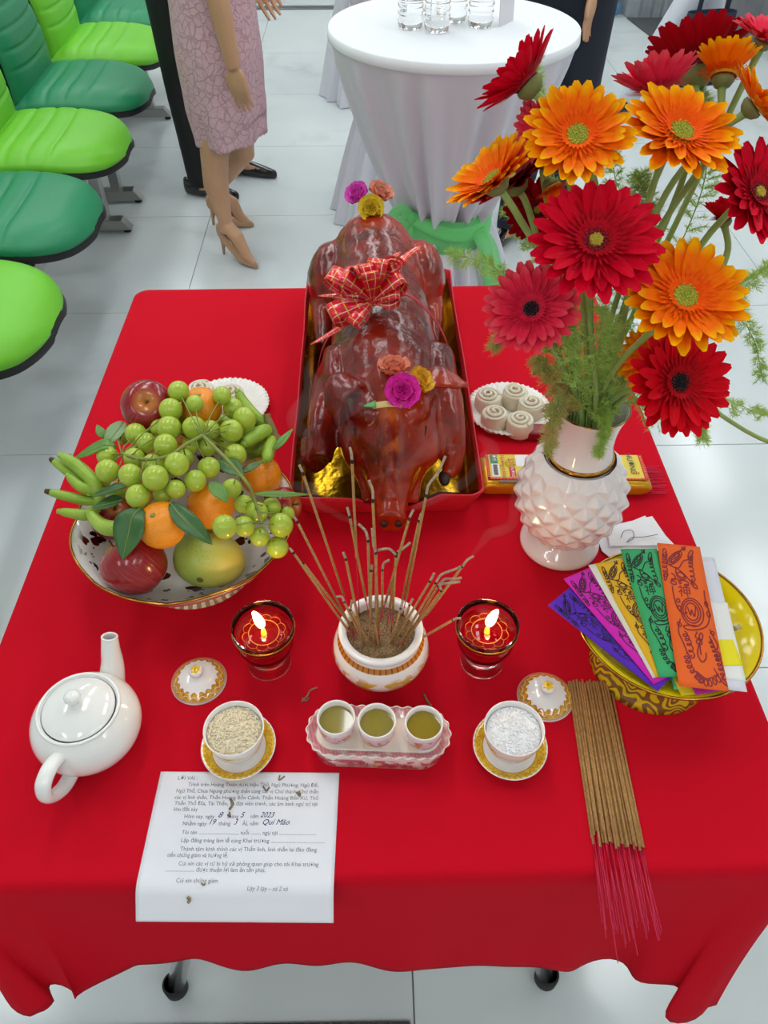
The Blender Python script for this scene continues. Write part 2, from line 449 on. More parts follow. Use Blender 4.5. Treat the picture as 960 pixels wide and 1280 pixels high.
covered_cup((643, 910), 0, ('white saucer with yellow border under the cup of salt', 'white and yellow porcelain cup filled with coarse white salt'), 'salt', 2.6)

# pink tray and three cups of tea
def d_tray(k, ang, r, x, y, z):
    pk = AND(k, k.step(z, .0275, .0285), k.step(k.noise(70, 2), .25, .5))
    side = AND(k, band(k, z, .002, .022, .001), k.step(k.noise(75, 3), .47, .53))
    sg = AND(k, band(k, z, .002, .022, .001), k.step(k.noise(46, 3), .60, .63), k.step(k.math('ABSOLUTE', x), .050, .054))
    ribs = k.math('MULTIPLY', k.step(k.math('SINE', k.math('MULTIPLY', k.math('ADD', x, k.math('MULTIPLY', y, .3)), 1500)), -1, 1), .35)
    return [(side, '#c9727e'), (sg, '#7e7a4a'), (k.math('MULTIPLY', pk, .85), '#d77f8b'), (AND(k, pk, ribs), '#a84c5e')]
M_TRAY = porcelain('pink_porcelain', d_tray, '#eee3dc')
M_TRAYW = mat('cream_porcelain', '#f1e7da', .15, coat_weight=.4)
M_PINKINK = mat('pink_print', '#b8485c', .4); M_YELLOWINK = mat('yellow_print', '#d9b13a', .4)
def stadium(hw, hd, n=20, sc=0, nsc=30):
    out = []; r = hd; L = hw-hd
    tot = 4*L+TAU*r
    for i in range(n*8):
        s = tot*i/(n*8)
        if s < 2*L: p = (-L+s, -r); nn = (0, -1)
        elif s < 2*L+PI*r: a = -PI/2+(s-2*L)/r; p = (L+r*cos(a), r*sin(a)); nn = (cos(a), sin(a))
        elif s < 4*L+PI*r: p = (L-(s-2*L-PI*r), r); nn = (0, 1)
        else: a = PI/2+(s-4*L-PI*r)/r; p = (-L+r*cos(a), r*sin(a)); nn = (cos(a), sin(a))
        w = sc*sin(TAU*nsc*i/(n*8)); out.append((p[0]+nn[0]*w, p[1]+nn[1]*w))
    return out
def loft(rings, cap0=True, cap1=True):
    g = G(); n = len(rings[0]); v = [p for r in rings for p in r]; f = []
    for j in range(len(rings)-1):
        for i in range(n): k2 = (i+1) % n; f.append((j*n+i, j*n+k2, (j+1)*n+k2, (j+1)*n+i))
    if cap0: f.append(tuple(range(n-1, -1, -1)))
    if cap1: f.append(tuple((len(rings)-1)*n+i for i in range(n)))
    return g.add(v, f)
tc = at(473, 916, T+.031); tc.z = T; trz = rad(-3.5)
t = thing('tea_tray', 'pink and cream oblong porcelain tray carrying three tea cups', 'tray', tc, trz)
st = lambda hw, hd, z, sc=0: [(x, y, z) for x, y in stadium(hw, hd, sc=sc)]
H7 = .007
loft([st(.074, .0270, 0), st(.0752, .0280, .001), st(.0775, .0295, .015+H7), st(.0770, .0285, .018+H7), st(.078, .028, .0215+H7, .0006), st(.0815, .0315, .0255+H7, .0010), st(.0812, .0312, .0275+H7, .0010), st(.0785, .0285, .0262+H7, .0008), st(.072, .022, .0212+H7), st(.070, .020, .0202+H7)]).build('tray_body', M_TRAY, t)
loft([st(.0815, .0316, .0258+H7, .0011), st(.0826, .0326, .0268+H7, .0012), st(.0820, .0320, .0282+H7, .0012), st(.0806, .0306, .0276+H7, .001), st(.0815, .0316, .0258+H7, .0011)], False, False).build('rim', M_TRAYW, t)
loft([st(.0705, .0205, .0200+H7), st(.0700, .0200, .0209+H7), st(.069, .019, .0207+H7)]).build('tray_floor', M_TRAYW, t)
for i, ch in enumerate(('合', '財', '', '福', '祿')):
    if ch:
        v, f = textmesh(ch, .012, 'CENTER'); g = G().add(v, f).xf(Matrix.Translation((-.030+.0150*i, -.02885, .0055)) @ Matrix.Rotation(PI/2+.07, 4, 'X'))
        g.build('printed_character', M_PINKINK, t, smooth=False)
    else: G().ell((-.030+.0150*i, -.0289, .013), (.0055, .0008, .0022), 12, 6).build('printed_crescent', M_YELLOWINK, t)
def d_tea(k, ang, r, x, y, z):
    bd = band(k, z, .006, .027, .003)
    pk = AND(k, band(k, z, .003, .0305, .003), k.step(r, .0185, .0188))
    n = k.noise(85, 2, None, .35); fl = AND(k, k.step(n, .53, .55), bd)
    n2 = k.noise(48, 1, None, .3); og = AND(k, k.step(n2, .57, .585), bd)
    return [(k.math('MULTIPLY', bd, .9), '#e9c3cb'), (fl, '#c9707c'), (og, '#e09140')]
M_TEACUP = porcelain('pink_flower_porcelain', d_tea)
M_TEA = mat('green_tea', '#8f7f2a', .06, specular_ior_level=.6, coat_weight=.6)
tcups = []
for i, (px, py, lb) in enumerate(((420, 896, 'small pink teacup at the tray end beside the rice cup'), (471, 900, 'small pink teacup in the middle of three on the tray'), (530, 903, 'small pink teacup at the tray end beside the salt cup'))):
    c = at(px, py, T+.0635); c.z = T+.0277
    q = thing('tea_cup', lb, 'cup', c, i*2.1+.5, 'teacups on the pink tray')
    G().lathe([(0, .003), (.012, .003), (.0125, 0), (.0145, 0), (.0155, .003), (.0190, .008), (.0207, .016), (.0212, .026), (.0216, .0345), (.0213, .0357), (.0203, .0357), (.0192, .034), (.0188, .024), (.017, .012), (0, .010)], 48).build('cup_body', M_TEACUP, q)
    G().lathe([(0, .0265), (.010, .0265), (.0190, .0268)], 32).build('tea', M_TEA, q)

# incense pot with sand
M_POT_DATA = None
def d_pot(k, ang, r, x, y, z):
    bandm = band(k, z, .0600, .0665, .0004); key = AND(k, bandm, k.step(k.math('SINE', k.math('MULTIPLY', ang, 46)), .55, .75))
    base = k.math('SUBTRACT', 1, k.step(z, .0055, .0062))
    mid = band(k, z, .010, .050, .004)
    a2 = k.math('ABSOLUTE', k.math('SINE', k.math('MULTIPLY', k.math('ADD', ang, PI/2), 1.0)))
    n = k.noise(50, 3, None, .6)
    zz = k.step(z, .045, .012)                   # denser low down on the flanks
    fl = AND(k, mid, k.step(k.math('ADD', n, k.math('MULTIPLY', zz, .07)), .475, .495), k.step(a2, .12, .25))
    dots = AND(k, band(k, z, .026, .048, .002), k.step(k.noise(78, 1, None, .2), .55, .565))
    fine = AND(k, fl, k.step(k.math('SINE', k.math('MULTIPLY', k.math('ADD', z, k.math('MULTIPLY', ang, .02)), 2600)), .2, .5))
    return [(fl, '#c8872a'), (fine, '#f0dcb4'), (dots, '#d9b23c'), (bandm, '#c67a1e'), (key, '#8a4a0c'), (base, '#c07a24')]
M_POT = porcelain('gold_decorated_porcelain', d_pot)
pc = at(476, 786, T+.079); pc.z = T
pot = thing('incense_pot', 'round white porcelain incense pot with gold decoration holding sand', 'pot', pc)
G().lathe([(0, .003), (.030, .003), (.031, 0), (.0345, 0), (.0365, .006), (.047, .016), (.0565, .030), (.0595, .042), (.0570, .054), (.0510, .0625), (.0490, .0665), (.0490, .072), (.0510, .0765), (.0508, .0795), (.0495, .0805), (.0425, .0800), (.0412, .0775), (.0412, .060), (.040, .055), (0, .050)], 72).build('pot_body', M_POT, pot)
M_SAND = mat('incense_sand', '#b8966a', .95, var=(500, '#6e5334', .9), bump=(700, 1.0, .003))
rnd = random.Random(5)
SANDZ = .066
def sandf(t, r, z): return r, z+.003*mnoise.noise(Vector((r*60*cos(t), r*60*sin(t), 3)))
sand = G().lathe([(0, SANDZ+.003), (.010, SANDZ+.003), (.020, SANDZ+.0025), (.030, SANDZ+.001), (.0408, SANDZ)], 36, sandf)
for i in range(420):
    q = .039*math.sqrt(rnd.random()); a = rnd.random()*TAU
    sand.box((q*cos(a), q*sin(a), SANDZ+.002+.0015*rnd.random()), (.0012, .0010, .0010), Euler((rnd.random()*3, rnd.random()*3, 0)).to_matrix())
o = sand.build('sand', M_SAND, pot, smooth=False); o['kind'] = 'stuff'

# candle glasses
M_GLASS = mat('clear_glass', '#ffffff', .02, transmission_weight=1.0, ior=1.45)
M_WAX = mat('red_wax', '#a8000e', .05, transmission_weight=.75, ior=1.4, emission_color='#ff1408', emission_strength=.025)
M_WICK = mat('wick', '#2a1a10', .9); M_CAN = mat('candle_stub', '#ffb84a', .5, emission_color='#ff8a1a', emission_strength=3)
M_FLAME = mat('candle_flame', '#ffd890', .5, emission_color=(1, .72, .30, 1), emission_strength=26)
M_PETALGOLD = mat('gold_print', '#b8743c', .45, .6)
for (px, py, lean, lb) in ((328, 781, -.5, 'lit red candle glass with gold band beside the fruit bowl'), (610, 779, .55, 'lit red candle glass with gold band beside the salt cup')):
    c = at(px, py, T+.082); c.z = T
    q = thing('candle_glass', lb, 'candle', c, 0, 'lit red candle glasses')
    G().lathe([(0, .004), (.020, .003), (.0255, 0), (.0275, .001), (.0270, .004), (.0225, .010), (.0212, .016), (.0240, .024), (.0310, .036), (.0355, .050), (.0372, .066), (.0378, .081), (.0372, .0822), (.0364, .0815), (.0357, .066), (.0340, .051), (.0295, .038), (.022, .027), (.012, .022), (0, .0205)], 64).build('glass', M_GLASS, q)
    G().lathe([(0, .0208), (.0118, .0223), (.0217, .0273), (.0291, .0382), (.0336, .0512), (.0352, .0640), (.0345, .0655), (0, .0652)], 48).build('wax', M_WAX, q)
    G().lathe([(.0376, .0690), (.0381, .0690), (.0384, .0745), (.0379, .0745)], 64, close=True).build('gold_band', M_GOLD, q)
    # gold flower print floating in the wax: a ring with a scalloped lace
    g = G()
    g.tube([(.0185*cos(TAU*i/60), .0185*sin(TAU*i/60), .0662) for i in range(61)], .0005, 5, cap=False)
    g.tube([((.0235+.0030*abs(sin(5*TAU*i/120)))*cos(TAU*i/120), (.0235+.0030*abs(sin(5*TAU*i/120)))*sin(TAU*i/120), .0662) for i in range(121)], .00032, 4, cap=False)
    for i in range(10):
        a = TAU*i/10
        g.tube([(.0188*cos(a), .0188*sin(a), .0662), (.0235*cos(a), .0235*sin(a), .0662)], .0003, 4)
    g.build('gold_lace', M_PETALGOLD, q, smooth=False)
    G().tube([(0, -.002, .064), (0, -.001, .071), (.0008*lean, 0, .0755)], [.0034, .0030, .0016], 10).build('candle_stub', M_CAN, q)
    G().tube([(.0006*lean, 0, .075), (.002*lean, .0, .0795)], .0008, 6).build('wick', M_WICK, q)
    fp = bez([(.002*lean, 0, .0775), (.004*lean, .001, .083), (.009*lean, .002, .091), (.0145*lean, .003, .099), (.0185*lean, .003, .104)], 4)
    nf = len(fp)
    G().tube(fp, [.0052*math.sin(PI*(i/(nf-1))**.65)**.8+.0003 for i in range(nf)], 12).build('flame', M_FLAME, q)
    ld = bpy.data.lights.new('flame_light', 'POINT'); ld.energy = .13; ld.color = (1, .55, .22); ld.shadow_soft_size = .006
    lo = bpy.data.objects.new('flame_light', ld); COL.objects.link(lo); lo.parent = q; lo.location = (.010*lean, .002, .108)

# yellow footed plate
def d_ypl(k, ang, r, x, y, z):
    n = k.noise(30, 2, None, .35); fl = AND(k, k.step(n, .585, .60), band(k, r, .045, .090, .002))
    cen = AND(k, k.step(k.noise(70, 3), .52, .55), k.math('SUBTRACT', 1, k.step(r, .060, .064)))
    return [(fl, '#94824a'), (cen, '#3a2c10'), (k.step(r, .1045, .1050), '#8f7328')]
M_YPL = porcelain('yellow_glaze', d_ypl, '#f4d80e')
def d_yft(k, ang, r, x, y, z):
    n = k.math('SINE', k.math('ADD', k.math('MULTIPLY', k.noise(42, 1, None, .3), 46), k.math('MULTIPLY', z, 250)))
    return [(k.step(n, -.15, .05), '#7d5a2c')]
M_YFT = porcelain('yellow_pattern_glaze', d_yft, '#d9b81e')
yc = at(834, 775, T+.092); yc.z = T
YP = yc.copy()
t = thing('footed_plate', 'yellow footed plate with gold rim under the talisman papers', 'plate', yc)
G().lathe([(.0, .066), (.050, .067), (.076, .072), (.095, .081), (.1065, .0915), (.1080, .0930), (.1075, .0943), (.1057, .0940), (.094, .0860), (.075, .0775), (.050, .0725), (0, .0720)], 72).build('dish', M_YPL, t)
G().lathe([(.1070, .0917), (.1088, .0930), (.1080, .0951), (.1057, .0944)], 72, close=True).build('gold_rim', M_GOLD, t)
G().lathe([(.052, .069), (.055, .050), (.062, .024), (.070, .006), (.074, .0), (.072, .0), (.058, .022), (.050, .066)], 64, close=True).build('foot', M_YFT, t)

# scalloped fruit bowl on a foot
def d_fb(k, ang, r, x, y, z):
    n = k.noise(34, 2, None, .4)
    fl = AND(k, k.step(n, .60, .612), band(k, r, .030, .138, .003))
    n2 = k.noise(60, 2, None, .5); sp = AND(k, k.step(n2, .63, .65), band(k, r, .06, .135, .003))
    return [(fl, '#4a1a12'), (sp, '#1d1512')]
M_FB = porcelain('flowered_porcelain', d_fb, '#efe9e4')
def d_ff(k, ang, r, x, y, z):
    u = k.math('SINE', k.math('MULTIPLY', ang, 44)); w = k.math('SINE', k.math('MULTIPLY', z, 480))
    return [(AND(k, k.step(u, -.2, 0), k.step(k.math('ADD', u, w), .1, .4)), '#a58a52')]
M_FF = porcelain('gold_pattern_porcelain', d_ff, '#e6dcc8')
fc = at(232, 648, T+.090); fc.z = T
FB = fc.copy()
t = thing('fruit_bowl', 'scalloped white footed bowl with gold rim holding the fruit', 'bowl', fc)
def scal(t_, r, z):
    a = max(0, (r-.085)/.065); return r*(1+.018*a*abs(sin(4*t_))-.008*a), z+.007*a*abs(sin(4*t_))
G().lathe([(0, .0205), (.060, .0225), (.0978, .0367), (.1300, .0645), (.1465, .0895), (.1472, .0908), (.1450, .0922), (.1270, .0665), (.0955, .0395), (.060, .0255), (0, .0235)], 96, scal).build('bowl_body', M_FB, t)
G().lathe([(.1447, .0898), (.1473, .0904), (.1473, .0926), (.1443, .0928)], 96, scal, close=True).build('gold_rim', M_GOLD, t)
G().lathe([(.064, .0262), (.070, .018), (.078, .005), (.084, .001), (.0845, 0), (.082, 0), (.066, .014), (.060, .0235)], 64, close=True).build('foot', M_FF, t)

# white disposable plates of rolled sweets
M_PAPERPL = mat('white_paper_plate', '#eeebe4', .6)
M_BUN = mat('rolled_sweet', '#ded2bb', .6, bump=(120, .15), subsurface_weight=.15)
def small_plate(c, label):
    t = thing('paper_plate', label, 'plate', c, 0, 'white fluted paper plates')
    def fl(a, r, z):
        q = max(0, (r-.045)/.025); return r*(1+.012*q*abs(sin(24*a))), z+.0012*q*sin(48*a)
    G().lathe([(0, .003), (.045, .003), (.052, .006), (.064, .011), (.072, .013), (.072, .0142), (.064, .0124), (.052, .0076), (.045, .0046), (0, .0044)], 192, fl).build('fluted_dish', M_PAPERPL, t)
def bun(c, r, h, rz, label, group):
    t = thing('rolled_sweet', label, 'sweet', c, rz, group)
    G().lathe([(0, 0), (r*.92, 0), (r, .003), (r*1.02, h*.5), (r*.97, h-.003), (r*.88, h), (r*.5, h-.0012), (0, h-.001)], 32).build('roll', M_BUN, t)
    pts = []
    for i in range(61):
        a = i/60*TAU*2.15; q = r*.86*(1-i/60*.88)
        pts.append((q*cos(a), q*sin(a), h-.001+.0055*(i/60)))
    G().tube(pts, [.0032-.0008*i/60 for i in range(61)], 8).build('spiral_fold', M_BUN, t)
c = at(636, 512, T+.010); c.z = T; small_plate(c, 'white fluted paper plate of five rolled sweets beside the vase')
for i, (px, py) in enumerate(((611, 493), (645, 488), (665, 502), (619, 515), (651, 523))):
    p = at(px, py, T+.034); p.z = T+.0042
    bun(p, .0225, .029, i*1.3, 'cream rolled sweet on the paper plate beside the vase', 'rolled sweets beside the vase')
c = at(284, 506, T+.010); c.z = T; small_plate(c, 'white fluted paper plate of rolled sweets behind the fruit bowl')
for i, (px, py, lb) in enumerate(((250, 484, 0), (287, 488, 0), (262, 506, 0), (298, 510, 0))):
    p = at(px, py, T+.034); p.z = T+.0042
    bun(p, .0235, .029, 1+i*1.7, 'cream rolled sweet on the plate behind the fruit bowl', 'rolled sweets behind the fruit bowl')
# ---------------------------------------------------------------- papers, incense, packet
class Sheet:                                    # a bent sheet: (s across, t along) in metres -> world
    def __init__(s, fn): s.fn = fn
    def nrm(s, a, b):
        e = 1e-4; p = s.fn(a, b); return ((s.fn(a+e, b)-p).cross(s.fn(a, b+e)-p)).normalized()
    def map(s, a, b, h=0): return s.fn(a, b)+s.nrm(a, b)*h
def up_sheet(fn):
    sh = Sheet(fn)
    if sh.nrm(.001, .001).z < 0: old = sh.nrm; sh.nrm = lambda a, b: -old(a, b)
    return sh
M_PAPER = mat('white_paper', '#e9eaef', .75, var=(6, '#e2e3ea', .6), bump=(60, .06))
M_INK = mat('grey_print', '#8a898f', .8); M_PEN = mat('blue_pen', '#3b3f6e', .7)
# printed prayer
O = Vector((-.246, .4005, T)); U_ = Vector((.203, -.006, 0)).normalized(); V_ = Vector((-.006, -.203, 0)).normalized()
FOLD = .117
def prayer(a, b):
    crease = .0007*math.exp(-((a-.118)/.004)**2)
    p = O+U_*a
    if b < FOLD: return p+V_*b+Vector((0, 0, .0008+crease))
    R, L = .020, b-FOLD; th = min(L/R, rad(47)); rest = L-R*th
    f = R*sin(th)+rest*cos(th); d = R*(1-cos(th))+rest*sin(th)
    return p+V_*(FOLD+f)+Vector((0, 0, .0008+crease-d))
sh = up_sheet(prayer)
pp = thing('prayer_sheet', 'white printed prayer sheet hanging over the front table edge', 'paper', O)
G().grid(lambda u, v: tuple(prayer(u*.204, v*.160)-O), 40, 60).build('sheet', M_PAPER, pp, sol=.0002)
lines = [(222, 247, 973, 'LỜI VÁI :'), (235, 398, 981, 'Trình trên Hoàng Thiên dưới Hậu Thổ, Ngũ Phương, Ngũ Đế,'),
 (220, 398, 989, 'Ngũ Thổ, Chúa Ngung phương thần cùng các vị Chư thánh, Chư thần'), (218, 398, 997, 'các vị linh thần, Thần Hoàng Bổn Cảnh, Thần Hoàng Bổn Xứ, Thổ'),
 (218, 397, 1004.5, 'Thần Thổ Địa, Tài Thần, và đại viên tranh, các âm binh ngự trị tại'), (217, 247, 1012, 'khu đất này'),
 (230, 268, 1021, 'Hôm nay, ngày'), (284, 298, 1021, 'tháng'), (313, 323, 1021, 'năm'), (228, 258, 1030, 'Nhằm ngày'), (273, 288, 1030, 'tháng'), (303, 323, 1030, 'ÂL năm'),
 (227, 395, 1041, 'Tôi tên ................................... tuổi ......... ngụ tại ................................'),
 (226, 406, 1051, 'Lập đăng tràng làm lễ cúng Khai trương ..............................................'), (225, 396, 1061.7, 'Thành tâm kính thỉnh các vị Thần linh, linh thần lai đáo đàng'),
 (209, 285, 1069.5, 'tiền chứng giám và hưởng lễ.'), (223, 398, 1080, 'Cúi xin các vị từ bi hỷ xả phông quan giúp cho tôi Khai trương'),
 (207, 332, 1087.6, '......................... được thuận lợi làm ăn tấn phát.'), (221, 273, 1101, 'Cúi xin chứng giám'), (310, 361, 1110, 'Lạy 3 lạy – xá 2 xá')]
pen = [(272, 279, 1021, '8'), (300, 306, 1021, '5'), (325, 343, 1021, '2023'), (260, 270, 1030, '19'), (292, 297, 1030, '3'), (327, 362, 1030, 'Quí Mão')]
def uv(px, py):
    q = at(px, min(py, 1098), T)-O; b = q.dot(V_)+max(0, py-1098)*.00083
    return q.dot(U_), b
def put_line(x0, x1, py, s, m, h, name, shear=0):
    v, f = textmesh(s.rstrip(), 1.0, shear=shear); xs = [p[0] for p in v]
    wtxt = max(xs); n_full = len(s); frac = len(s.rstrip())/n_full
    a0, b0 = uv(x0, py+2.2); a1, _ = uv(x1, py+2.2); sx = (a1-a0)*frac/wtxt
    g = G().add([tuple(sh.map(a0+p[0]*sx, b0-p[1]*h, .0005)-O) for p in v], f)
    g.build(name, m, pp, smooth=False, fix=False)
for x0, x1, py, s in lines: put_line(x0, x1, py, s, M_INK, .0060, 'printed_line', .2 if s.startswith('Lạy') else 0)
for x0, x1, py, s in pen: put_line(x0, x1, py-1, s, M_PEN, .0085, 'handwritten_date', .4)
M_ASH = mat('incense_ash', '#a08d74', .95, var=(200, '#6f5c45', .7)); M_ASHG = mat('grey_ash', '#b3aca0', .95)
def ash_bit(pts, r, label, m=M_ASH):
    p0 = Vector(pts[0]); t = thing('ash_fragment', label, 'ash', p0, 0, 'bits of fallen incense ash')
    G().tube([tuple(Vector(q)-p0) for q in bez(pts, 5)], r, 6).build('ash_curl', m, t)
for pxs, r, onp, lb in (((( 377, 877), (384, 870), (388, 863), (397, 859)), .0011, 0, 'branching curl of fallen incense ash beside the tea tray'), (((378, 873), (383, 876), (386, 872)), .0011, 0, 'short ash crumb beside the tea tray curl'), (((530, 868), (534, 876), (539, 882)), .0013, 0, 'brown ash flake behind the tea tray'),
        (((288, 999), (291, 1006), (287, 1013)), .0014, 1, 'ash flake on the printed prayer sheet near the middle'), (((350, 970), (349, 976), (356, 971)), .0008, 1, 'thin ash curl near the top of the prayer sheet'), (((329, 984), (333, 989), (337, 985)), .0009, 1, 'small ash curl on the second prayer line'), (((371, 991), (375, 996), (374, 990)), .0012, 1, 'ash flake near the sheet margin by the date'),
        (((285, 1019), (288, 1022), (287, 1016)), .001, 1, 'ash crumb on the handwritten date line'), (((237, 1119), (240, 1122), (238, 1126)), .0016, 2, 'dark ash flake low on the hanging prayer sheet'), (((253, 1104), (256, 1106), (258, 1105)), .0009, 1, 'thin ash curl near the closing prayer line')):
    if onp == 0: pts = [at(a, b, T+r*.8) for a, b in pxs]
    else: pts = [sh.map(*uv(a, b), r*.9+.0003) for a, b in pxs]
    for q in range(len(pts)): pts[q] = Vector(pts[q])
    ash_bit(pts, r, lb)

# fanned talisman papers
def loops(p, n, r, sq=1.0, start=0):            # a chain of little loops along a path
    pts = bez(p, 24); m = len(pts); out = []
    for i in range(m):
        a = TAU*n*i/(m-1)+start; q = pts[i]
        out.append((q.x+r*sin(a), q.y+r*sq*(1-cos(a))))
    return out
def oval(cx, cy, a, b_, rot=0, n=28):
    return [(cx+a*cos(TAU*i/n)*cos(rot)-b_*sin(TAU*i/n)*sin(rot), cy+a*cos(TAU*i/n)*sin(rot)+b_*sin(TAU*i/n)*cos(rot)) for i in range(n+1)]
def curve(*p): return [(q.x, q.y) for q in bez([(a, b_, 0) for a, b_ in p], 8)]
DES = []                                        # in strip widths: x 0..1, y 0..3.1
DES += [curve((.66, .03), (.60, .10), (.52, .14), (.47, .22)), oval(.60, .09, .045, .03, .8, 8)]
DES += [oval(.36, .34, .24, .085, -.75), oval(.36, .34, .18, .05, -.75), oval(.32, .40, .07, .03, -.75), oval(.42, .27, .07, .03, -.75)]
DES += [loops(((.14, .22, 0), (.10, .45, 0), (.09, .75, 0)), 6, .055, .9), oval(.14, .23, .04, .10, .15), oval(.08, .82, .03, .08, .3)]
DES += [loops(((.74, .22, 0), (.70, .45, 0), (.70, .82, 0)), 7, .050, .8), oval(.74, .22, .04, .12, .5), oval(.70, .95, .04, .09, -.6)]
DES += [curve((.20, .52), (.40, .58), (.55, .40), (.72, .34)), curve((.34, .56), (.50, .70), (.62, .85), (.70, .95)), curve((.35, .58), (.34, .72), (.45, .80), (.52, .74), (.42, .66))]
DES += [loops(((.22, .72, 0), (.30, .85, 0), (.48, .86, 0), (.56, .95, 0)), 3, .07, .6), oval(.24, .94, .06, .04, .3), oval(.44, .76, .10, .08, .2)]
DES += [curve((.20, 1.02), (.20, 1.25), (.24, 1.5), (.34, 1.62), (.44, 1.58)), oval(.28, 1.34, .035, .04), oval(.28, 1.50, .035, .045)]
DES += [oval(.54, 1.56, .14, .19, .1), oval(.54, 1.56, .19, .25, .15), oval(.55, 1.57, .24, .31, .15)]
DES += [curve((.46, 1.46), (.50, 1.64), (.54, 1.52), (.58, 1.66), (.63, 1.50), (.64, 1.42))]
DES += [curve((.90, 1.05), (.89, 1.30), (.92, 1.55), (.84, 1.80), (.66, 1.92), (.40, 1.96), (.30, 1.90), (.42, 1.86), (.60, 1.86)), oval(.89, 1.36, .03, .06), oval(.90, 1.58, .035, .06)]
DES += [curve((.26, 1.74), (.20, 1.90), (.18, 2.05), (.24, 2.25), (.30, 2.50)), oval(.22, 1.86, .05, .04, .7, 8), loops(((.30, 2.0, 0), (.36, 2.2, 0), (.38, 2.5, 0)), 5, .055, .8), loops(((.26, 2.45, 0), (.30, 2.7, 0), (.48, 2.95, 0)), 6, .06, .8)]
DES += [curve((.58, 1.98), (.52, 2.10), (.62, 2.14), (.56, 2.26), (.50, 2.45), (.56, 2.60), (.66, 2.52), (.68, 2.40)), oval(.64, 2.08, .035, .08, .3), oval(.58, 2.20, .06, .05), curve((.58, 2.2), (.57, 2.46))]
DES += [curve((.86, 1.90), (.90, 2.05), (.96, 2.20), (.92, 2.32), (.86, 2.2), (.82, 2.05)), oval(.90, 1.98, .04, .04, .5, 8), loops(((.82, 2.1, 0), (.86, 2.3, 0), (.90, 2.5, 0)), 5, .04, .9), loops(((.92, 2.35, 0), (.92, 2.6, 0), (.96, 2.85, 0)), 6, .055, .8)]
DES += [loops(((.40, 2.80, 0), (.60, 2.92, 0), (.86, 2.80, 0)), 6, .06, 1.3), curve((.78, 2.70), (.90, 2.95), (1.0, 3.02), (.92, 2.86))]
SHEN = textmesh('神', .30, 'CENTER')
def ribbon_pts(g, pts, wd, f):
    n = len(pts); v = []
    for i, p in enumerate(pts):
        a, c = pts[max(i-1, 0)], pts[min(i+1, n-1)]
        dx, dy = c[0]-a[0], c[1]-a[1]; L = math.hypot(dx, dy) or 1
        ox, oy = -dy/L*wd/2, dx/L*wd/2
        v += [f(p[0]+ox, p[1]+oy), f(p[0]-ox, p[1]-oy)]
    g.add(v, [(2*i, 2*i+1, 2*i+3, 2*i+2) for i in range(n-1)])
def strip(name, top, bot, w, z0, z1, colr, ink, label, group, sag=.0, curl=0, cross=0):
    a, c = at(top[0], top[1], z0), at(bot[0], bot[1], z1)
    L = (c-a).length; d = (c-a).normalized(); side = d.cross(Vector((0, 0, 1))).normalized()*-1
    if side.dot(RT) < 0: side = -side
    def fn(s, t):
        x = t/L
        return a+d*t+side*(s-w/2)+Vector((0, 0, 1))*(-sag*4*x*(1-x)+curl*(1-x)**4+cross*((s/w-.5)**2*4))
    sh2 = up_sheet(fn); o = a.copy(); th_ = thing(name, label, 'paper', o, 0, group)
    m = mat(name+'_'+colr[1:], colr, .8, var=(40, colr, 0), bump=(400, .08))
    G().grid(lambda u, v: tuple(fn(u*w, v*L)-o), 8, 24).build('sheet', m, th_, sol=.00022)
    if ink:
        mi = mat('ink_'+ink[1:], ink, .7); g = G(); ky = L/3.12
        for pl in DES: ribbon_pts(g, pl, .028, lambda x, y: tuple(sh2.map(min(max(x, .01), .99)*w, min(max(y, .01), 3.1)*ky, .0005)-o))
        v, f = SHEN; g.add([tuple(sh2.map((p[0]+.46)*w, (1.22-p[1])*ky, .0005)-o) for p in v], f)
        g.build('ink_drawing', mi, th_, smooth=False, fix=False)
    return th_
R0 = T+.0958
GRP = 'fanned talisman papers on the yellow plate'
strip('plain_paper', (866, 695), (903, 862), .053, R0+.0004, R0+.0004, '#dfe0ea', None, 'pale lilac blank paper showing beside the orange talisman', 'blank papers under the talismans')
strip('plain_paper', (893, 752), (915, 850), .030, R0+.0014, R0+.0006, '#eeeeea', None, 'white blank paper slip on the plate beside the orange talisman', 'blank papers under the talismans')
strip('coloured_paper', (898, 800), (910, 832), .034, R0+.0020, R0+.0014, '#f0e21a', None, 'short bright yellow paper slip on the plate', 'coloured paper ends under the talismans')
strip('coloured_paper', (880, 815), (915, 840), .020, R0-.0006, R0-.0004, '#c21fb0', None, 'magenta paper corner beneath the yellow slip', 'coloured paper ends under the talismans')
strip('coloured_paper', (850, 800), (886, 866), .030, R0-.0014, R0-.0008, '#c9249c', None, 'magenta paper end poking out below the orange talisman', 'coloured paper ends under the talismans')
strip('coloured_paper', (860, 800), (898, 864), .028, R0-.0022, R0-.0016, '#4a2ab0', None, 'violet paper end poking out below the orange talisman', 'coloured paper ends under the talismans')
strip('coloured_paper', (836, 800), (868, 868), .030, R0-.0030, R0-.0024, '#e8cf20', None, 'yellow paper end poking out below the orange talisman', 'coloured paper ends under the talismans')
strip('coloured_paper', (840, 790), (862, 862), .034, R0-.0038, R0-.0032, '#45b980', None, 'green paper end poking out below the orange talisman', 'coloured paper ends under the talismans')
strip('plain_paper', (757, 702), (840, 842), .047, R0+.0040, R0+.0030, '#dcdccf', None, 'white blank paper edge between the magenta and yellow talismans', 'blank papers under the talismans')
strip('talisman_paper', (699, 745), (836, 850), .043, R0+.0006, R0+.0006, '#5419b4', '#2a0c52', 'violet talisman paper with dark line drawing, bottom of the fan', GRP, .0)
strip('talisman_paper', (722, 716), (836, 846), .043, R0+.0026, R0+.0020, '#d012b0', '#4a0838', 'magenta talisman paper with dark line drawing in the fan', GRP, .0)
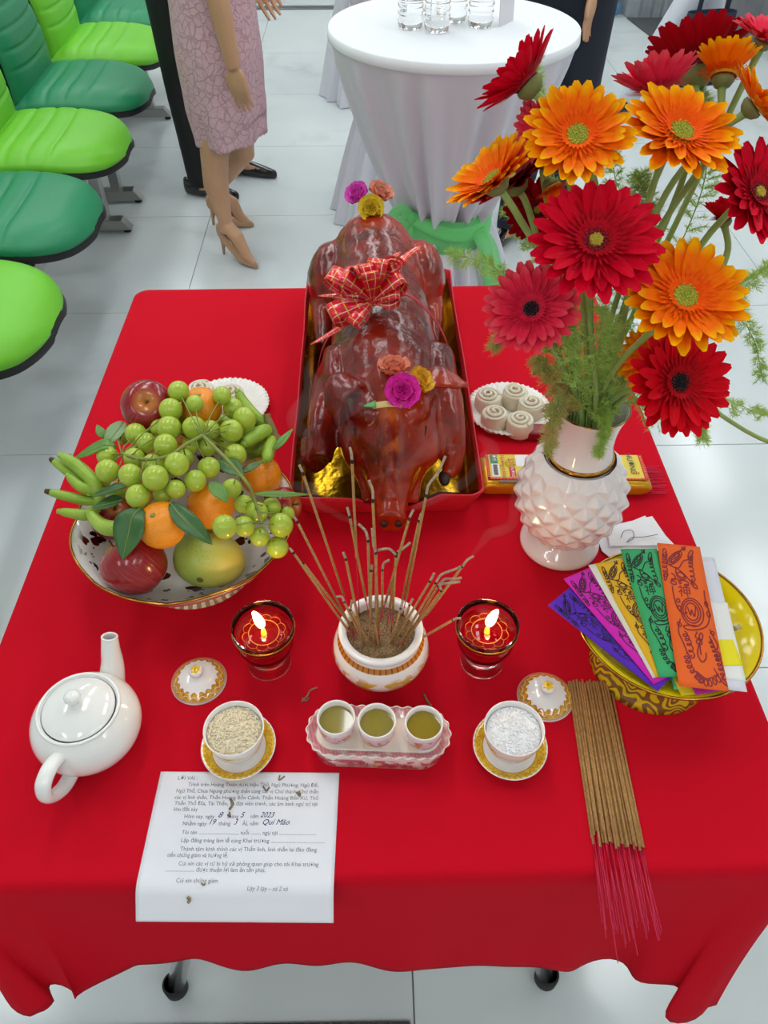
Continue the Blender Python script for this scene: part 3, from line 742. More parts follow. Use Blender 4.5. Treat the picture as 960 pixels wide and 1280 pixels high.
strip('talisman_paper', (764, 701), (842, 842), .043, R0+.0046, R0+.0034, '#e3ae12', '#4a2a08', 'yellow talisman paper with dark line drawing in the fan', GRP, .0)
strip('talisman_paper', (798, 686), (850, 846), .0465, R0+.0066, R0+.0048, '#38a866', '#152a1c', 'green talisman paper with black line drawing in the fan', GRP, .0)
strip('talisman_paper', (848, 681), (880, 861), .0530, R0+.0096, R0+.0080, '#ee6418', '#8e1c22', 'orange talisman paper with red line drawing, top of the fan', GRP, .0012)
# crumpled white paper behind the plate
M_PAPERW = mat('crumpled_paper', '#e6e6e8', .8, bump=(30, .2))
a0 = at(790, 675, T); wq = thing('white_napkin', 'folded white paper with pen scribble behind the yellow plate', 'paper', a0)
def crump(px_poly, z, h):
    pts = [at(x, y, z)-a0 for x, y in px_poly]; c = sum(pts, Vector())/len(pts); g = G()
    v = [tuple(c+Vector((0, 0, h)))]; n = len(pts)
    v += [tuple(p+Vector((0, 0, h*.4*mnoise.noise(Vector((p.x*40, p.y*40, z*99)))+.002))) for p in pts]
    g.add(v, [(0, 1+i, 1+(i+1) % n) for i in range(n)]); return g
crump([(745, 668), (760, 660), (815, 646), (838, 680), (830, 700), (770, 705), (752, 690)], T+.001, .010).build('under_fold', M_PAPERW, wq, smooth=False, sol=.0003)
crump([(758, 660), (782, 655), (806, 645), (822, 660), (842, 682), (800, 684), (762, 684)], T+.007, .008).build('upper_fold', M_PAPERW, wq, smooth=False, sol=.0003)
g = G(); sc_ = [at(x, y, T+.0155)-a0 for x, y in curve((776, 672), (780, 664), (790, 663), (792, 672), (784, 678), (790, 672), (806, 671), (822, 668))]
g.tube([tuple(p) for p in sc_], .0005, 4); g.build('pen_scribble', M_PEN, wq)

# bundle of unburnt incense
M_COAT = mat('incense_coat', '#bd9058', .9, var=(300, '#9c6c38', .7), bump=(900, .3, .0005))
M_STEM = mat('red_bamboo', '#d3184a', .55, var=(80, '#b01038', .6))
rnd = random.Random(11)
def bundle_stick(px0, py0, px1, py1, px2, py2, z):
    p0, p1, p2 = at(px0, py0, z), at(px1, py1, z), at(px2, py2, z)
    t = thing('incense_stick', 'unburnt tan incense stick with red stem in the loose bundle', 'incense', p0, 0, 'unburnt incense sticks in the bundle')
    G().tube([(0, 0, 0), tuple((p1-p0)*.5), tuple(p1-p0)], .00145, 8).build('incense_coat', M_COAT, t)
    G().tube([tuple((p1-p0)*.97), tuple((p1-p0)*.5+(p2-p0)*.5), tuple(p2-p0)], .00052, 6).build('bamboo_stem', M_STEM, t)
for i in range(36):
    lay = 0 if i < 22 else 1; n = 22 if lay == 0 else 14
    u = (i if lay == 0 else i-22+.5)/(n-1) if lay == 0 else (i-22)/(n-1)*.86+.06
    x0 = 711+u*51+rnd.uniform(-.6, .6); y0 = 851+rnd.uniform(-2.5, 3.5)+2*u
    x1 = 738+u*68+rnd.uniform(-2.5, 2.5); y1 = 1046+u*6+rnd.uniform(-9, 14)
    ext = rnd.uniform(.46, .70); jx = rnd.uniform(-7, 6)
    x2 = x1+(x1-x0)*ext+jx; y2 = y1+(y1-y0)*ext
    bundle_stick(x0, y0, x1, y1, x2, y2, T+.0016+lay*.0029)

# burning sticks standing in the pot
M_ASHTIP = mat('ash_tip', '#b9a58c', .95, var=(300, '#8d7a63', .8)); M_EMBER = mat('charred_tip', '#33221a', .9)
def pot_stick(tip, base, L, ash, lab, red=.25):
    bq = at(base[0], base[1], pc.z+SANDZ+.002); bq.z -= .006
    d = ray(*tip); t0 = (bq-CAM).dot(d)/d.dot(d); q = CAM+d*t0; h = (q-bq).length
    q = aty(tip[0], tip[1], bq.y+.012+.10*(L-.08))
    t = thing('burning_incense', lab, 'incense', bq, 0, 'burning incense sticks in the pot')
    v = q-bq; Lr = v.length
    G().tube([(0, 0, 0), tuple(v*(red+.02))], .0007, 6).build('bamboo_stem', M_STEM, t)
    G().tube([tuple(v*red), tuple(v*.6), tuple(v*.985)], .00150, 8).build('incense_coat', M_COAT, t)
    G().tube([tuple(v*.982), tuple(v)], .00152, 8).build('charred_tip', M_EMBER, t)
    if ash:
        pts = [tuple(v)]
        for (ax, ay) in ash: pts.append(tuple(CAM+ray(ax, ay)*((q-CAM).dot(FW))-bq))
        G().tube(bez(pts, 4), .00145, 8).build('ash_tip', M_ASHTIP, t)
LB = 'brown burning incense stick standing in the sand of the pot'
for tip, base, L, ash, red in (
    ((378, 590), (443, 780), .17, [(374, 581)], .24), ((371, 651), (444, 792), .16, [(366, 644)], .12), ((366, 690), (446, 800), .15, [(362, 685)], .14), ((378, 700+3), (452, 795), .15, None, .14),
    ((440, 575), (449, 768), .20, [(439, 566), (437, 559)], .42), ((466, 624), (474, 800), .17, [(466, 614), (461, 600)], .12), ((437, 645), (462, 770), .15, [(434, 634)], .2), ((460, 675), (464, 800), .13, [(457, 664), (448, 655)], .2),
    ((470, 690), (470, 806), .12, [(467, 682), (465, 660)], .1), ((512, 647), (470, 790), .16, [(517, 637)], .3), ((533, 618), (503, 768), .18, [(536, 606), (548, 590), (557, 570)], .15), ((524, 650), (498, 768), .15, [(527, 641)], .2),
    ((497, 690), (483, 786), .14, [(506, 684), (513, 678)], .3), ((495, 694), (489, 792), .13, [(486, 686), (472, 688)], .3), ((478, 712), (478, 772), .11, [(480, 704), (487, 700)], .25), ((464, 712), (462, 806), .12, [(465, 706)], .1),
    ((538, 726), (488, 806), .11, [(543, 716)], .08), ((545, 728), (495, 808), .11, [(552, 718), (568, 712), (576, 708)], .12), ((548, 732), (505, 800), .10, [(556, 724), (568, 724), (577, 722)], .18), ((578, 708), (522, 780), .13, [(584, 700), (592, 695)], .2),
    ((552, 738), (500, 806), .10, [(550, 731), (562, 729), (575, 727)], .14), ((566, 775), (510, 804), .075, [(571, 773), (576, 773)], .08), ((430, 752), (458, 806), .085, [(427, 746), (420, 746)], .05), ((438, 762), (466, 808), .08, [(440, 750)], .05),
    ((501, 760), (487, 806), .075, [(504, 750)], .08), ((468, 772), (474, 810), .07, [(466, 765)], .05), ((512, 756), (498, 796), .07, [(516, 748)], .12), ((432, 690+8), (455, 806), .125, [(429, 690)], .1)):
    pot_stick(tip, base, L, ash, LB, red)

# packet of incense behind the vase
M_FOIL = mat('yellow_foil', '#d59a1c', .3, .55, bump=(45, .6, .004)); M_LABEL = mat('packet_label', '#dcc53c', .5); M_LGREEN = mat('label_green', '#3c8a5a', .5)
M_LRED = mat('label_red', '#c9241c', .5); M_LWHITE = mat('label_white', '#e6e6ea', .5); M_LBROWN = mat('label_brown', '#7a5a4a', .5); M_LDARK = mat('label_dark', '#3a3a40', .6)
M_LORANGE = mat('label_orange', '#e08a2a', .5)
pa, pb = at(597, 585, T+.030), at(812, 586, T+.030); pk_c = (pa+pb)/2; pk_c.z = T
pk = thing('incense_packet', 'yellow printed packet of incense lying behind the vase', 'packet', pk_c, math.atan2(pb.y-pa.y, pb.x-pa.x))
HL = (pb-pa).length/2; HW, PH = .034, .030
def pillow(u, v):
    a = TAU*u; x = (v*2-1)*HL; e = min(1, (1-abs(v*2-1))*9)**.5; e = .25+.75*e
    yy = cos(a); zz = sin(a); n4 = (abs(yy)**4+abs(zz)**4)**.25
    return (x, HW*yy/n4*(.9+.1*e), PH/2+PH/2*e*zz/n4*(1))
G().grid(pillow, 48, 40, wrap=True).build('wrapper', M_FOIL, pk)
def decal(name, x0, x1, y0, y1, h, m):
    G().box(((x0+x1)/2, (y0+y1)/2, PH+h/2), (x1-x0, y1-y0, h)).build(name, m, pk, smooth=False)
sx = 2*HL/215.0                                  # packet metres per photo pixel along its length
X = lambda px: -HL+(px-597)*sx
decal('label_ground', X(612), X(806), -.022, .031, .0004, M_LABEL)
decal('border_stripe', X(608), X(612), -.0245, .031, .0006, M_LRED); decal('border_stripe', X(608), X(806), -.0255, -.0215, .0006, M_LRED); decal('border_stripe', X(802), X(807), -.022, .031, .0006, M_LRED)
g = G()
for i in range(46): g.box((X(612)+i*(X(804)-X(612))/46, -.0235, PH+.0009), (.002, .002, .0004))
for i in range(12): g.box((X(610), -.020+i*.0043, PH+.0009), (.0022, .002, .0004)); g.box((X(804.5), -.020+i*.0043, PH+.0009), (.0022, .002, .0004))
g.build('border_dots', M_LORANGE, pk, smooth=False)
decal('green_panel', X(614), X(623), .010, .030, .0008, M_LGREEN); decal('barcode_panel', X(614.5), X(624), -.0195, .009, .0008, M_LWHITE)
g = G()
for i in range(13): g.box((X(619.3), -.016+i*.0019, PH+.0011), (.0065, .0005+.0007*((i*7) % 3)/2, .0004))
g.build('barcode', M_LDARK, pk, smooth=False)
decal('grey_panel', X(646), X(662), .004, .030, .0007, M_LWHITE); decal('red_tab', X(636), X(644), -.020, .0, .0008, M_LRED); decal('brown_panel', X(622), X(690), -.032, -.0262, .0002, M_LBROWN)
G().lathe([(0, 0), (.0085, 0), (.0085, .0006), (0, .0006)], 24, lambda t_, r, z: (r*(1 if abs(cos(t_)) > .7 else 1.15), z)).build('number_oval', M_LABEL, pk, (X(639), .010, PH+.0008))
def ptext(s, size, x, y, m, name, rz=-PI/2):
    v, f = textmesh(s, size, 'CENTER'); G().add(v, f).build(name, m, pk, (X(x), y, PH+.0018), (0, 0, rz), smooth=False, fix=False)
ptext('Hương ít khói', .0092, 627, .002, M_LRED, 'printed_words'); ptext('320', .0125, 636.5, .012, M_LRED, 'printed_number'); ptext('HƯƠNG', .0062, 638.5, -.010, M_LWHITE, 'printed_words')
ptext('ƠM', .009, 616.5, .022, M_LWHITE, 'printed_words'); ptext('HƯƠNG', .0125, 787, .010, M_LDARK, 'printed_words'); ptext('3', .013, 790, -.011, M_LRED, 'printed_number')
g = G(); rnd = random.Random(3)
for i in range(26): y = -.030+i*.0024; g.tube([(HL*.9, y, .004+.010*rnd.random()), (HL+rnd.uniform(.018, .030), y*1.02, .004+.008*rnd.random())], .0006, 5)
g.build('stick_ends', M_STEM, pk)['kind'] = 'stuff'
M_PLAST = mat('clear_film', '#ffffff', .08, transmission_weight=1, ior=1.2)
tag(G().box((0, 0, .009), (.05, .028, .018)).build('red_packet', mat('dark_red_card', '#8e1420', .4, var=(30, '#6e0c16', .6)), None, at(676, 546, T), (0, 0, -.1), smooth=False, bev=.003), 'small dark red packet tucked behind the vase', 'packet')
# ---------------------------------------------------------------- fruit
def zoomed(x, y): return 50+x/2.743, 450+y/2.743          # positions measured on the enlarged fruit bowl
def speckle(name, c1, c2, c3, scale, rough=.35, **kw):
    m = mat(name, c1, rough, **kw); k, b = nodes(m)
    f = k.step(k.noise(scale, 4), .35, .65); c = k.mix(f, sr(c1), sr(c2))
    c = k.mix(k.step(k.noise(420, 1), .66, .72), c, sr(c3)); k.l.new(c, b.inputs['Base Color']); return m, k, b
M_APPLE, k, b = speckle('red_apple_skin', '#8c1018', '#a82a2c', '#c88a5a', 30, .22, coat_weight=.3)
x, y, z = k.xyz(); ang = k.math('ARCTAN2', y, x)
r2 = k.math('SQRT', k.math('ADD', k.math('MULTIPLY', x, x), k.math('MULTIPLY', y, y)))
cv = k.new('ShaderNodeCombineXYZ'); k.l.new(k.math('MULTIPLY', ang, 9), cv.inputs[0]); k.l.new(k.math('MULTIPLY', z, 14), cv.inputs[1])
st_ = k.step(k.noise(1.6, 3, cv.outputs[0]), .5, .75)
c = k.mix(k.math('MULTIPLY', st_, .5), sr('#8e0c18'), sr('#c4504a'))
c = k.mix(AND(k, k.step(z, .012, .030), k.math('SUBTRACT', 1, k.step(r2, .004, .020))), c, sr('#d58a3a'))
k.l.new(c, b.inputs['Base Color'])
M_STALK = mat('fruit_stalk', '#5a4020', .8); M_GSTALK = mat('green_stalk', '#7d9440', .6, var=(60, '#8a7a3a', .6))
M_ORANGE, k, b = speckle('orange_peel', '#ef8b0c', '#f59a18', '#e07c06', 14, .38)
bp = k.new('ShaderNodeBump'); bp.inputs['Strength'].default_value = .35; bp.inputs['Distance'].default_value = .001
vo = k.new('ShaderNodeTexVoronoi'); vo.inputs['Scale'].default_value = 420; k.l.new(k.obj(), vo.inputs['Vector']); k.l.new(vo.outputs['Distance'], bp.inputs['Height']); k.l.new(bp.outputs[0], b.inputs['Normal'])
M_MANGO, k, b = speckle('mango_skin', '#9bb04a', '#8fa548', '#7d8f3a', 18, .38)
x, y, z = k.xyz(); k.l.new(k.mix(k.step(k.math('ADD', x, k.math('MULTIPLY', k.noise(25, 3), .03)), .012, .055), k.mix(k.step(k.noise(380, 1), .62, .68), sr('#9db24c'), sr('#86993f')), sr('#d6c052')), b.inputs['Base Color'])
M_GRAPE = mat('green_grape_skin', '#b6ca48', .22, var=(60, '#a0ba38', .8), subsurface_weight=.35, subsurface_radius=(.01, .012, .004), subsurface_scale=.6, coat_weight=.15)
M_LEAF = mat('citrus_leaf', '#2f5a2a', .38, var=(50, '#3f6d32', .7), bump=(80, .2)); M_LEAFP = mat('pale_leaf', '#7f9c6a', .5, var=(50, '#93ad7c', .6)); M_LEAFB = mat('bright_leaf', '#5c8f34', .4, var=(50, '#4a7d2c', .6))
M_BAN, k, b = speckle('green_banana_skin', '#86ab2c', '#a3c046', '#7a9a2a', 22, .4)
M_BTIP = mat('banana_tip', '#4a3a26', .8)
FRG = 'fruit heaped in the scalloped bowl'
def apple(p, r, rot, label):
    t = thing('red_apple', label, 'apple', p, 0, 'red apples in the bowl', rot)
    prof = [(0, -.80), (.15, -.86), (.32, -.90), (.55, -.82), (.80, -.55), (.96, -.15), (1.0, .15), (.95, .45), (.78, .72), (.52, .86), (.30, .86), (.12, .74), (0, .62)]
    G().lathe([(a*r, b_*r) for a, b_ in prof], 32).build('apple_body', M_APPLE, t, sub=1)
    G().tube([(0, 0, .60*r), (.03*r, 0, .85*r), (.10*r, 0, 1.02*r)], [.0012, .0011, .0018], 6).build('stalk', M_STALK, t)
def orange(p, r, rot, label):
    t = thing('orange', label, 'orange', p, 0, 'oranges in the bowl', rot)
    prof = [(0, -.90), (.20, -.90), (.5, -.80), (.82, -.50), (1, -.05), (.95, .40), (.70, .75), (.35, .90), (.12, .90), (0, .86)]
    G().lathe([(a*r, b_*r) for a, b_ in prof], 32).build('peel', M_ORANGE, t, sub=1)
    G().lathe([(0, .89*r), (.0028, .885*r), (.0034, .90*r), (.0022, .925*r), (0, .93*r)], 8).build('stalk_button', M_GSTALK, t)
    return t
def leaf(own, line, w, m, fold=.25):
    """leaf along a line of points, part of the fruit that carries it"""
    L_ = bez(line, 4); n_ = len(L_)-1; d = (L_[-1]-L_[0]).normalized(); side = d.cross(Vector((0, 0, 1))).normalized(); nn = side.cross(d)
    def fn(u, v):
        s = (u-.5)*2; ww = w*sin(PI*min(1, v*.97+.03)**.8)**.9; q = v*n_; i = min(int(q), n_-1)
        return tuple(L_[i].lerp(L_[i+1], q-i)+side*(s*ww/2)+nn*(abs(s)*ww*fold*.5))
    iv = own.matrix_basis.inverted()
    o = G().grid(fn, 7, 15).xf(iv).build('leaf', m, own, sol=.0006)
    G().tube([tuple(iv @ (q+nn*.0004)) for q in L_], [.0011-.0009*i/n_ for i in range(n_+1)], 5).build('midrib', M_GSTALK, o)
Zb = T+.028
apple(Vector((-0.2995, 0.6306, 0.8481)), .042, (rad(-28), rad(-38), .4), 'large red apple at the bowl rim beside the mango')
apple(Vector((-0.3024, 0.8351, 0.9363)), .036, (rad(38), rad(14), 0), 'red apple with orange hollow at the back of the bowl')
apple(Vector((-0.3512, 0.7217, 0.835)), .030, (rad(20), rad(-10), 2), 'dull red apple beneath the long green leaf')
apple(Vector((-0.1187, 0.7103, 0.8652)), .026, (rad(60), rad(30), 1), 'red apple half hidden under the small grape cluster')
mp = Vector((-0.2123, 0.6545, 0.8268))
t = thing('mango', 'large green and yellow mango at the front of the bowl', 'mango', mp, rad(-10), None, (rad(8), rad(0), rad(-14)))
def mango(u, v):
    a = TAU*u; b_ = PI*v; q = sin(b_)
    x_ = -cos(b_); bulge = 1+.10*x_*-1
    return (x_*.0478, q*cos(a)*.0384*bulge, q*sin(a)*.0360*bulge)
G().grid(mango, 36, 24, wrap=True).build('mango_skin', M_MANGO, t)
G().lathe([(0, .0), (.0045, .0), (.0052, .0012), (.0040, .0026), (.0018, .0030), (0, .0022)], 12).build('stem_scar', mat('mango_scar', '#6a5530', .9, bump=(300, .5)), t, (.002, -.0350, .0075), (rad(75), 0, 0))
o1 = orange(Vector((-0.2555, 0.6423, 0.9046)), .0305, (rad(15), rad(-10), 0), 'orange with long dark leaf above the large apple')
o2 = orange(Vector((-0.2069, 0.6929, 0.8842)), .0315, (rad(12), rad(18), 1), 'orange above the mango with small leaf on top')
o3 = orange(Vector((-0.1526, 0.7792, 0.8538)), .0295, (rad(-10), rad(25), 2), 'orange beside the brown banana crown')
o4 = orange(Vector((-0.2316, 0.8413, 0.9276)), .029, (rad(10), 0, 0), 'orange glimpsed behind the grapes near the back rim')
o5 = orange(Vector((-0.3302, 0.7791, 0.8363)), .030, (rad(10), rad(-30), 0), 'orange glimpsed between the grapes and the leaves')
orange(Vector((-0.2791, 0.807, 0.8706)), .033, (0, 0, 0), 'orange buried under the middle of the grapes')
leaf(o1, [(-0.2778, 0.6483, 0.9297), (-0.2848, 0.6355, 0.9281), (-0.2875, 0.6256, 0.9203), (-0.2902, 0.6157, 0.9125), (-0.2929, 0.6058, 0.9048), (-0.2956, 0.5958, 0.897)], 0.041, M_LEAF, 0.15)
leaf(o1, [(-0.2418, 0.6532, 0.9322), (-0.231, 0.6394, 0.9277), (-0.2206, 0.6295, 0.9234), (-0.21, 0.6215, 0.9186), (-0.1999, 0.6152, 0.9121), (-0.1902, 0.6103, 0.904)], 0.026, M_LEAF, 0.3)
leaf(o5, [(-0.3328, 0.766, 0.9242), (-0.3443, 0.7629, 0.9312), (-0.3575, 0.7638, 0.9248), (-0.3701, 0.7647, 0.9179), (-0.3827, 0.7654, 0.9109), (-0.3967, 0.764, 0.9033)], 0.024, M_LEAFB, 0.2)
leaf(o5, [(-0.3035, 0.6929, 0.924), (-0.3121, 0.6902, 0.9231), (-0.3214, 0.6889, 0.921), (-0.3313, 0.6888, 0.9176), (-0.3419, 0.6901, 0.9129), (-0.3531, 0.6925, 0.907)], 0.018, M_LEAF, 0.25)
leaf(o5, [(-0.3096, 0.6814, 0.911), (-0.3167, 0.6786, 0.9111), (-0.3244, 0.677, 0.91), (-0.3326, 0.6767, 0.9076), (-0.3416, 0.6777, 0.9039), (-0.3511, 0.6798, 0.899)], 0.022, M_LEAF, 0.25)
leaf(o5, [(-0.3323, 0.8127, 0.9287), (-0.3342, 0.8021, 0.9293), (-0.3374, 0.7923, 0.9286), (-0.3413, 0.7841, 0.9266), (-0.3458, 0.7774, 0.9234), (-0.351, 0.772, 0.919)], 0.026, M_LEAFP, 0.25)
leaf(o5, [(-0.3595, 0.7968, 0.914), (-0.3614, 0.7998, 0.9163), (-0.3636, 0.8035, 0.9179), (-0.3662, 0.8079, 0.9189), (-0.3691, 0.8132, 0.9193), (-0.3724, 0.8192, 0.919)], 0.012, M_LEAFB, 0.25)
leaf(o2, [(-0.1964, 0.6811, 0.939), (-0.1906, 0.6717, 0.9411), (-0.1852, 0.6636, 0.942), (-0.1802, 0.6569, 0.9416), (-0.1756, 0.6516, 0.9399), (-0.1714, 0.6475, 0.937)], 0.018, M_LEAFB, 0.25)
leaf(o3, [(-0.1457, 0.6809, 0.917), (-0.1326, 0.6837, 0.9139), (-0.1195, 0.6878, 0.9096), (-0.1064, 0.6931, 0.904), (-0.0933, 0.6997, 0.8971), (-0.0801, 0.7076, 0.889)], 0.012, M_LEAFB, 0.25)
leaf(o3, [(-0.197, 0.7373, 0.924), (-0.1867, 0.7303, 0.9247), (-0.18, 0.7226, 0.9261), (-0.1734, 0.716, 0.9266), (-0.1666, 0.7104, 0.9261), (-0.1599, 0.7054, 0.925)], 0.026, M_LEAF, 0.25)
leaf(o3, [(-0.1597, 0.7092, 0.929), (-0.155, 0.7114, 0.9309), (-0.1504, 0.7145, 0.9318), (-0.146, 0.7188, 0.9318), (-0.1418, 0.7241, 0.9309), (-0.1378, 0.7304, 0.929)], 0.012, M_LEAF, 0.25)
leaf(o3, [(-0.1295, 0.7727, 0.9096), (-0.1246, 0.7762, 0.9135), (-0.1194, 0.7811, 0.9167), (-0.1144, 0.7876, 0.9187), (-0.1095, 0.7957, 0.9194), (-0.1048, 0.8052, 0.919)], 0.012, M_LEAFB, 0.1)
# bananas
def finger(own, pts, r, tipm=True):
    P_ = bez([Vector(p) for p in pts], 6); n = len(P_); iv = own.matrix_basis.inverted()
    rr = [r*(.42+.58*sin(PI*min(1, max(0, (i/(n-1))*.86+.10)))**.6) for i in range(n)]
    o = G().tube([tuple(iv @ q) for q in P_], rr, 7).build('banana_finger', M_BAN, own, sub=1)
    e = (P_[-1]-P_[-2]).normalized()
    G().tube([tuple(iv @ (P_[-1]-e*.002)), tuple(iv @ (P_[-1]+e*.005))], [rr[-1]*.95, rr[-1]*.6], 7).build('tip', M_BTIP if tipm else M_BAN, o)
Z = lambda x_, y_, z_: at(*zoomed(x_, y_), Zb+z_)
hand = thing('banana_bunch', 'green bananas with tips poking out by the large leaf', 'bananas', Vector((-0.3549, 0.7153, 0.879)))
for i, (pts, r) in enumerate((([(-0.3549, 0.7153, 0.879), (-0.3749, 0.7365, 0.887), (-0.3974, 0.7502, 0.894), (-0.4218, 0.7655, 0.903)], 0.0085),
               ([(-0.3529, 0.7135, 0.885), (-0.3612, 0.7271, 0.901), (-0.3838, 0.7489, 0.907), (-0.4065, 0.7627, 0.913)], 0.0105),
               ([(-0.3569, 0.7135, 0.877), (-0.3734, 0.7106, 0.883), (-0.3926, 0.7115, 0.889), (-0.4147, 0.7125, 0.897)], 0.008),
               ([(-0.3574, 0.7088, 0.871), (-0.3644, 0.69, 0.877), (-0.3775, 0.6875, 0.881), (-0.3973, 0.6902, 0.883)], 0.0085),
               ([(-0.2976, 0.6465, 0.8988), (-0.3156, 0.6464, 0.8967), (-0.3345, 0.656, 0.8914), (-0.3539, 0.6755, 0.893)], 0.0115),
               ([(-0.3524, 0.7114, 0.885), (-0.3599, 0.7184, 0.891), (-0.3747, 0.7186, 0.899), (-0.3918, 0.7328, 0.904)], 0.0085))): finger(hand, pts, r, i in (0, 2))
iv = hand.matrix_basis.inverted(); cr = [Vector(q) for q in ((-0.3529, 0.7135, 0.885), (-0.3524, 0.7114, 0.885), (-0.3549, 0.7153, 0.879), (-0.3569, 0.7135, 0.877), (-0.3574, 0.7088, 0.871))]
G().tube([tuple(iv @ q) for q in bez(cr, 4)], .0075, 9).build('crown', M_BAN, hand)
hand = thing('banana_bunch', 'green bananas with brown crown beside the back orange', 'bananas', Z(792, 238, .100))
for pts, r in (([(-0.1408, 0.8378, 0.894), (-0.16, 0.8436, 0.909), (-0.1767, 0.8607, 0.919), (-0.1848, 0.8731, 0.929)], 0.01),
               ([(-0.1397, 0.834, 0.894), (-0.1482, 0.8179, 0.904), (-0.1599, 0.8, 0.909), (-0.1703, 0.7864, 0.909)], 0.0115),
               ([(-0.1375, 0.835, 0.884), (-0.1379, 0.8017, 0.894), (-0.1379, 0.7666, 0.904), (-0.1407, 0.7608, 0.903)], 0.0095),
               ([(-0.1387, 0.8441, 0.879), (-0.1622, 0.8274, 0.86), (-0.1967, 0.8473, 0.86), (-0.2353, 0.8569, 0.86), (-0.2751, 0.8555, 0.86), (-0.3129, 0.8432, 0.86), (-0.3459, 0.821, 0.86)], 0.015),
               ([(-0.1393, 0.841, 0.887), (-0.1604, 0.8298, 0.888), (-0.1955, 0.8501, 0.8879), (-0.2349, 0.8602, 0.8874), (-0.2756, 0.8585, 0.888), (-0.3142, 0.8459, 0.888), (-0.3479, 0.8232, 0.888)], 0.015)): finger(hand, pts, r, False)
iv = hand.matrix_basis.inverted()
G().tube([tuple(iv @ q) for q in bez([Z(808, 275, .108), Z(796, 240, .120), Z(782, 205, .130), Z(778, 185, .136)], 4)], [.010, .009, .0065, .0065, .0065, .006, .006, .006, .0055, .005, .005, .005, .0045], 9).build('crown', mat('banana_crown', '#8a6a48', .85, var=(80, '#6a7a34', .8)), hand)
# grapes
main = [(-0.2632, 0.8059, 0.9535, 0.0154), (-0.2556, 0.8334, 0.9627, 0.014), (-0.2323, 0.8133, 0.9572, 0.0116), (-0.1994, 0.8347, 0.9534, 0.0126), (-0.1879, 0.8397, 0.927, 0.0144),
        (-0.1701, 0.8147, 0.9298, 0.0158), (-0.1842, 0.7862, 0.9322, 0.0154), (-0.2132, 0.7928, 0.9289, 0.0132), (-0.2293, 0.7762, 0.947, 0.0152), (-0.2609, 0.7744, 0.9485, 0.0159),
        (-0.2794, 0.7925, 0.933, 0.0124), (-0.3102, 0.7855, 0.9302, 0.0143), (-0.3398, 0.81, 0.9117, 0.0111), (-0.2924, 0.7635, 0.9337, 0.0136), (-0.2593, 0.739, 0.9498, 0.0147),
        (-0.3444, 0.7572, 0.9177, 0.0137), (-0.3324, 0.717, 0.9279, 0.0147), (-0.3032, 0.7384, 0.9298, 0.0134), (-0.2966, 0.6954, 0.9399, 0.0144), (-0.2748, 0.7197, 0.9343, 0.014),
        (-0.2382, 0.7007, 0.9519, 0.015), (-0.2608, 0.6788, 0.9504, 0.0158), (-0.2829, 0.6651, 0.9331, 0.0148), (-0.2396, 0.678, 0.9319, 0.0118), (-0.2183, 0.6931, 0.9308, 0.0137),
        (-0.205, 0.718, 0.9297, 0.014), (-0.178, 0.7575, 0.9155, 0.0146), (-0.2383, 0.7669, 0.923, 0.0115), (-0.2655, 0.8587, 0.914, 0.0123), (-0.2595, 0.6827, 0.9178, 0.012),
        (-0.3246, 0.7067, 0.9017, 0.0112), (-0.3544, 0.7431, 0.8884, 0.0108), (-0.2154, 0.7695, 0.9185, 0.0116), (-0.1952, 0.7921, 0.9072, 0.0118), (-0.24, 0.7438, 0.924, 0.0113)]
small = [(-0.1729, 0.685, 0.9247, 0.0123), (-0.1609, 0.6793, 0.9027, 0.0117), (-0.1421, 0.6616, 0.9045, 0.0137), (-0.1271, 0.6827, 0.8925, 0.0122), (-0.1723, 0.6137, 0.9315, 0.0143),
        (-0.1554, 0.6381, 0.9055, 0.0128), (-0.139, 0.6375, 0.8865, 0.0119), (-0.1136, 0.654, 0.8896, 0.0153), (-0.1193, 0.6394, 0.8644, 0.0139), (-0.1078, 0.6811, 0.8822, 0.0093)]
gm = G().ell((0, 0, 0), (1, 1, 1.06), 24, 16).mesh('grape', M_GRAPE)
def bunch(lst, label, stem):
    c = Vector(lst[0][:3]); t = thing('grape_bunch', label, 'grapes', c, 0, 'green grape bunches')
    rnd = random.Random(9); st_pts = bez(stem, 6)
    for x_, y_, z_, r in lst:
        o = inst('grape', gm, t, Vector((x_, y_, z_))-c, (rnd.uniform(-.9, .9), rnd.uniform(-.9, .9), rnd.random()*6)); o.scale = (r, r, r*.96)
    G().tube([tuple(q-c) for q in st_pts], .0022, 7).build('main_stem', M_GSTALK, t)
    g = G()
    for x_, y_, z_, r in lst:
        p = Vector((x_, y_, z_)); q = min(st_pts, key=lambda s: (s-p).length); e = (q-p).normalized()
        if (q-p).length > r: g.tube([tuple(p+e*r*.9-c), tuple((p+e*r*.9)*.5+q*.5+Vector((0, -.007, .007))-c), tuple(q-c)], .0009, 5)
    g.build('side_stems', M_GSTALK, t)
bunch(main, 'large bunch of green grapes on top of the fruit', [Z(560, 258, .190), Z(500, 290, .186), Z(440, 330, .182), Z(350, 340, .172), Z(280, 320, .155)])
bunch(small, 'small cluster of green grapes hanging over the mango', [Z(560, 262, .191), Z(640, 340, .186), Z(700, 410, .174), Z(722, 440, .166), Z(735, 480, .150), Z(760, 560, .135)])
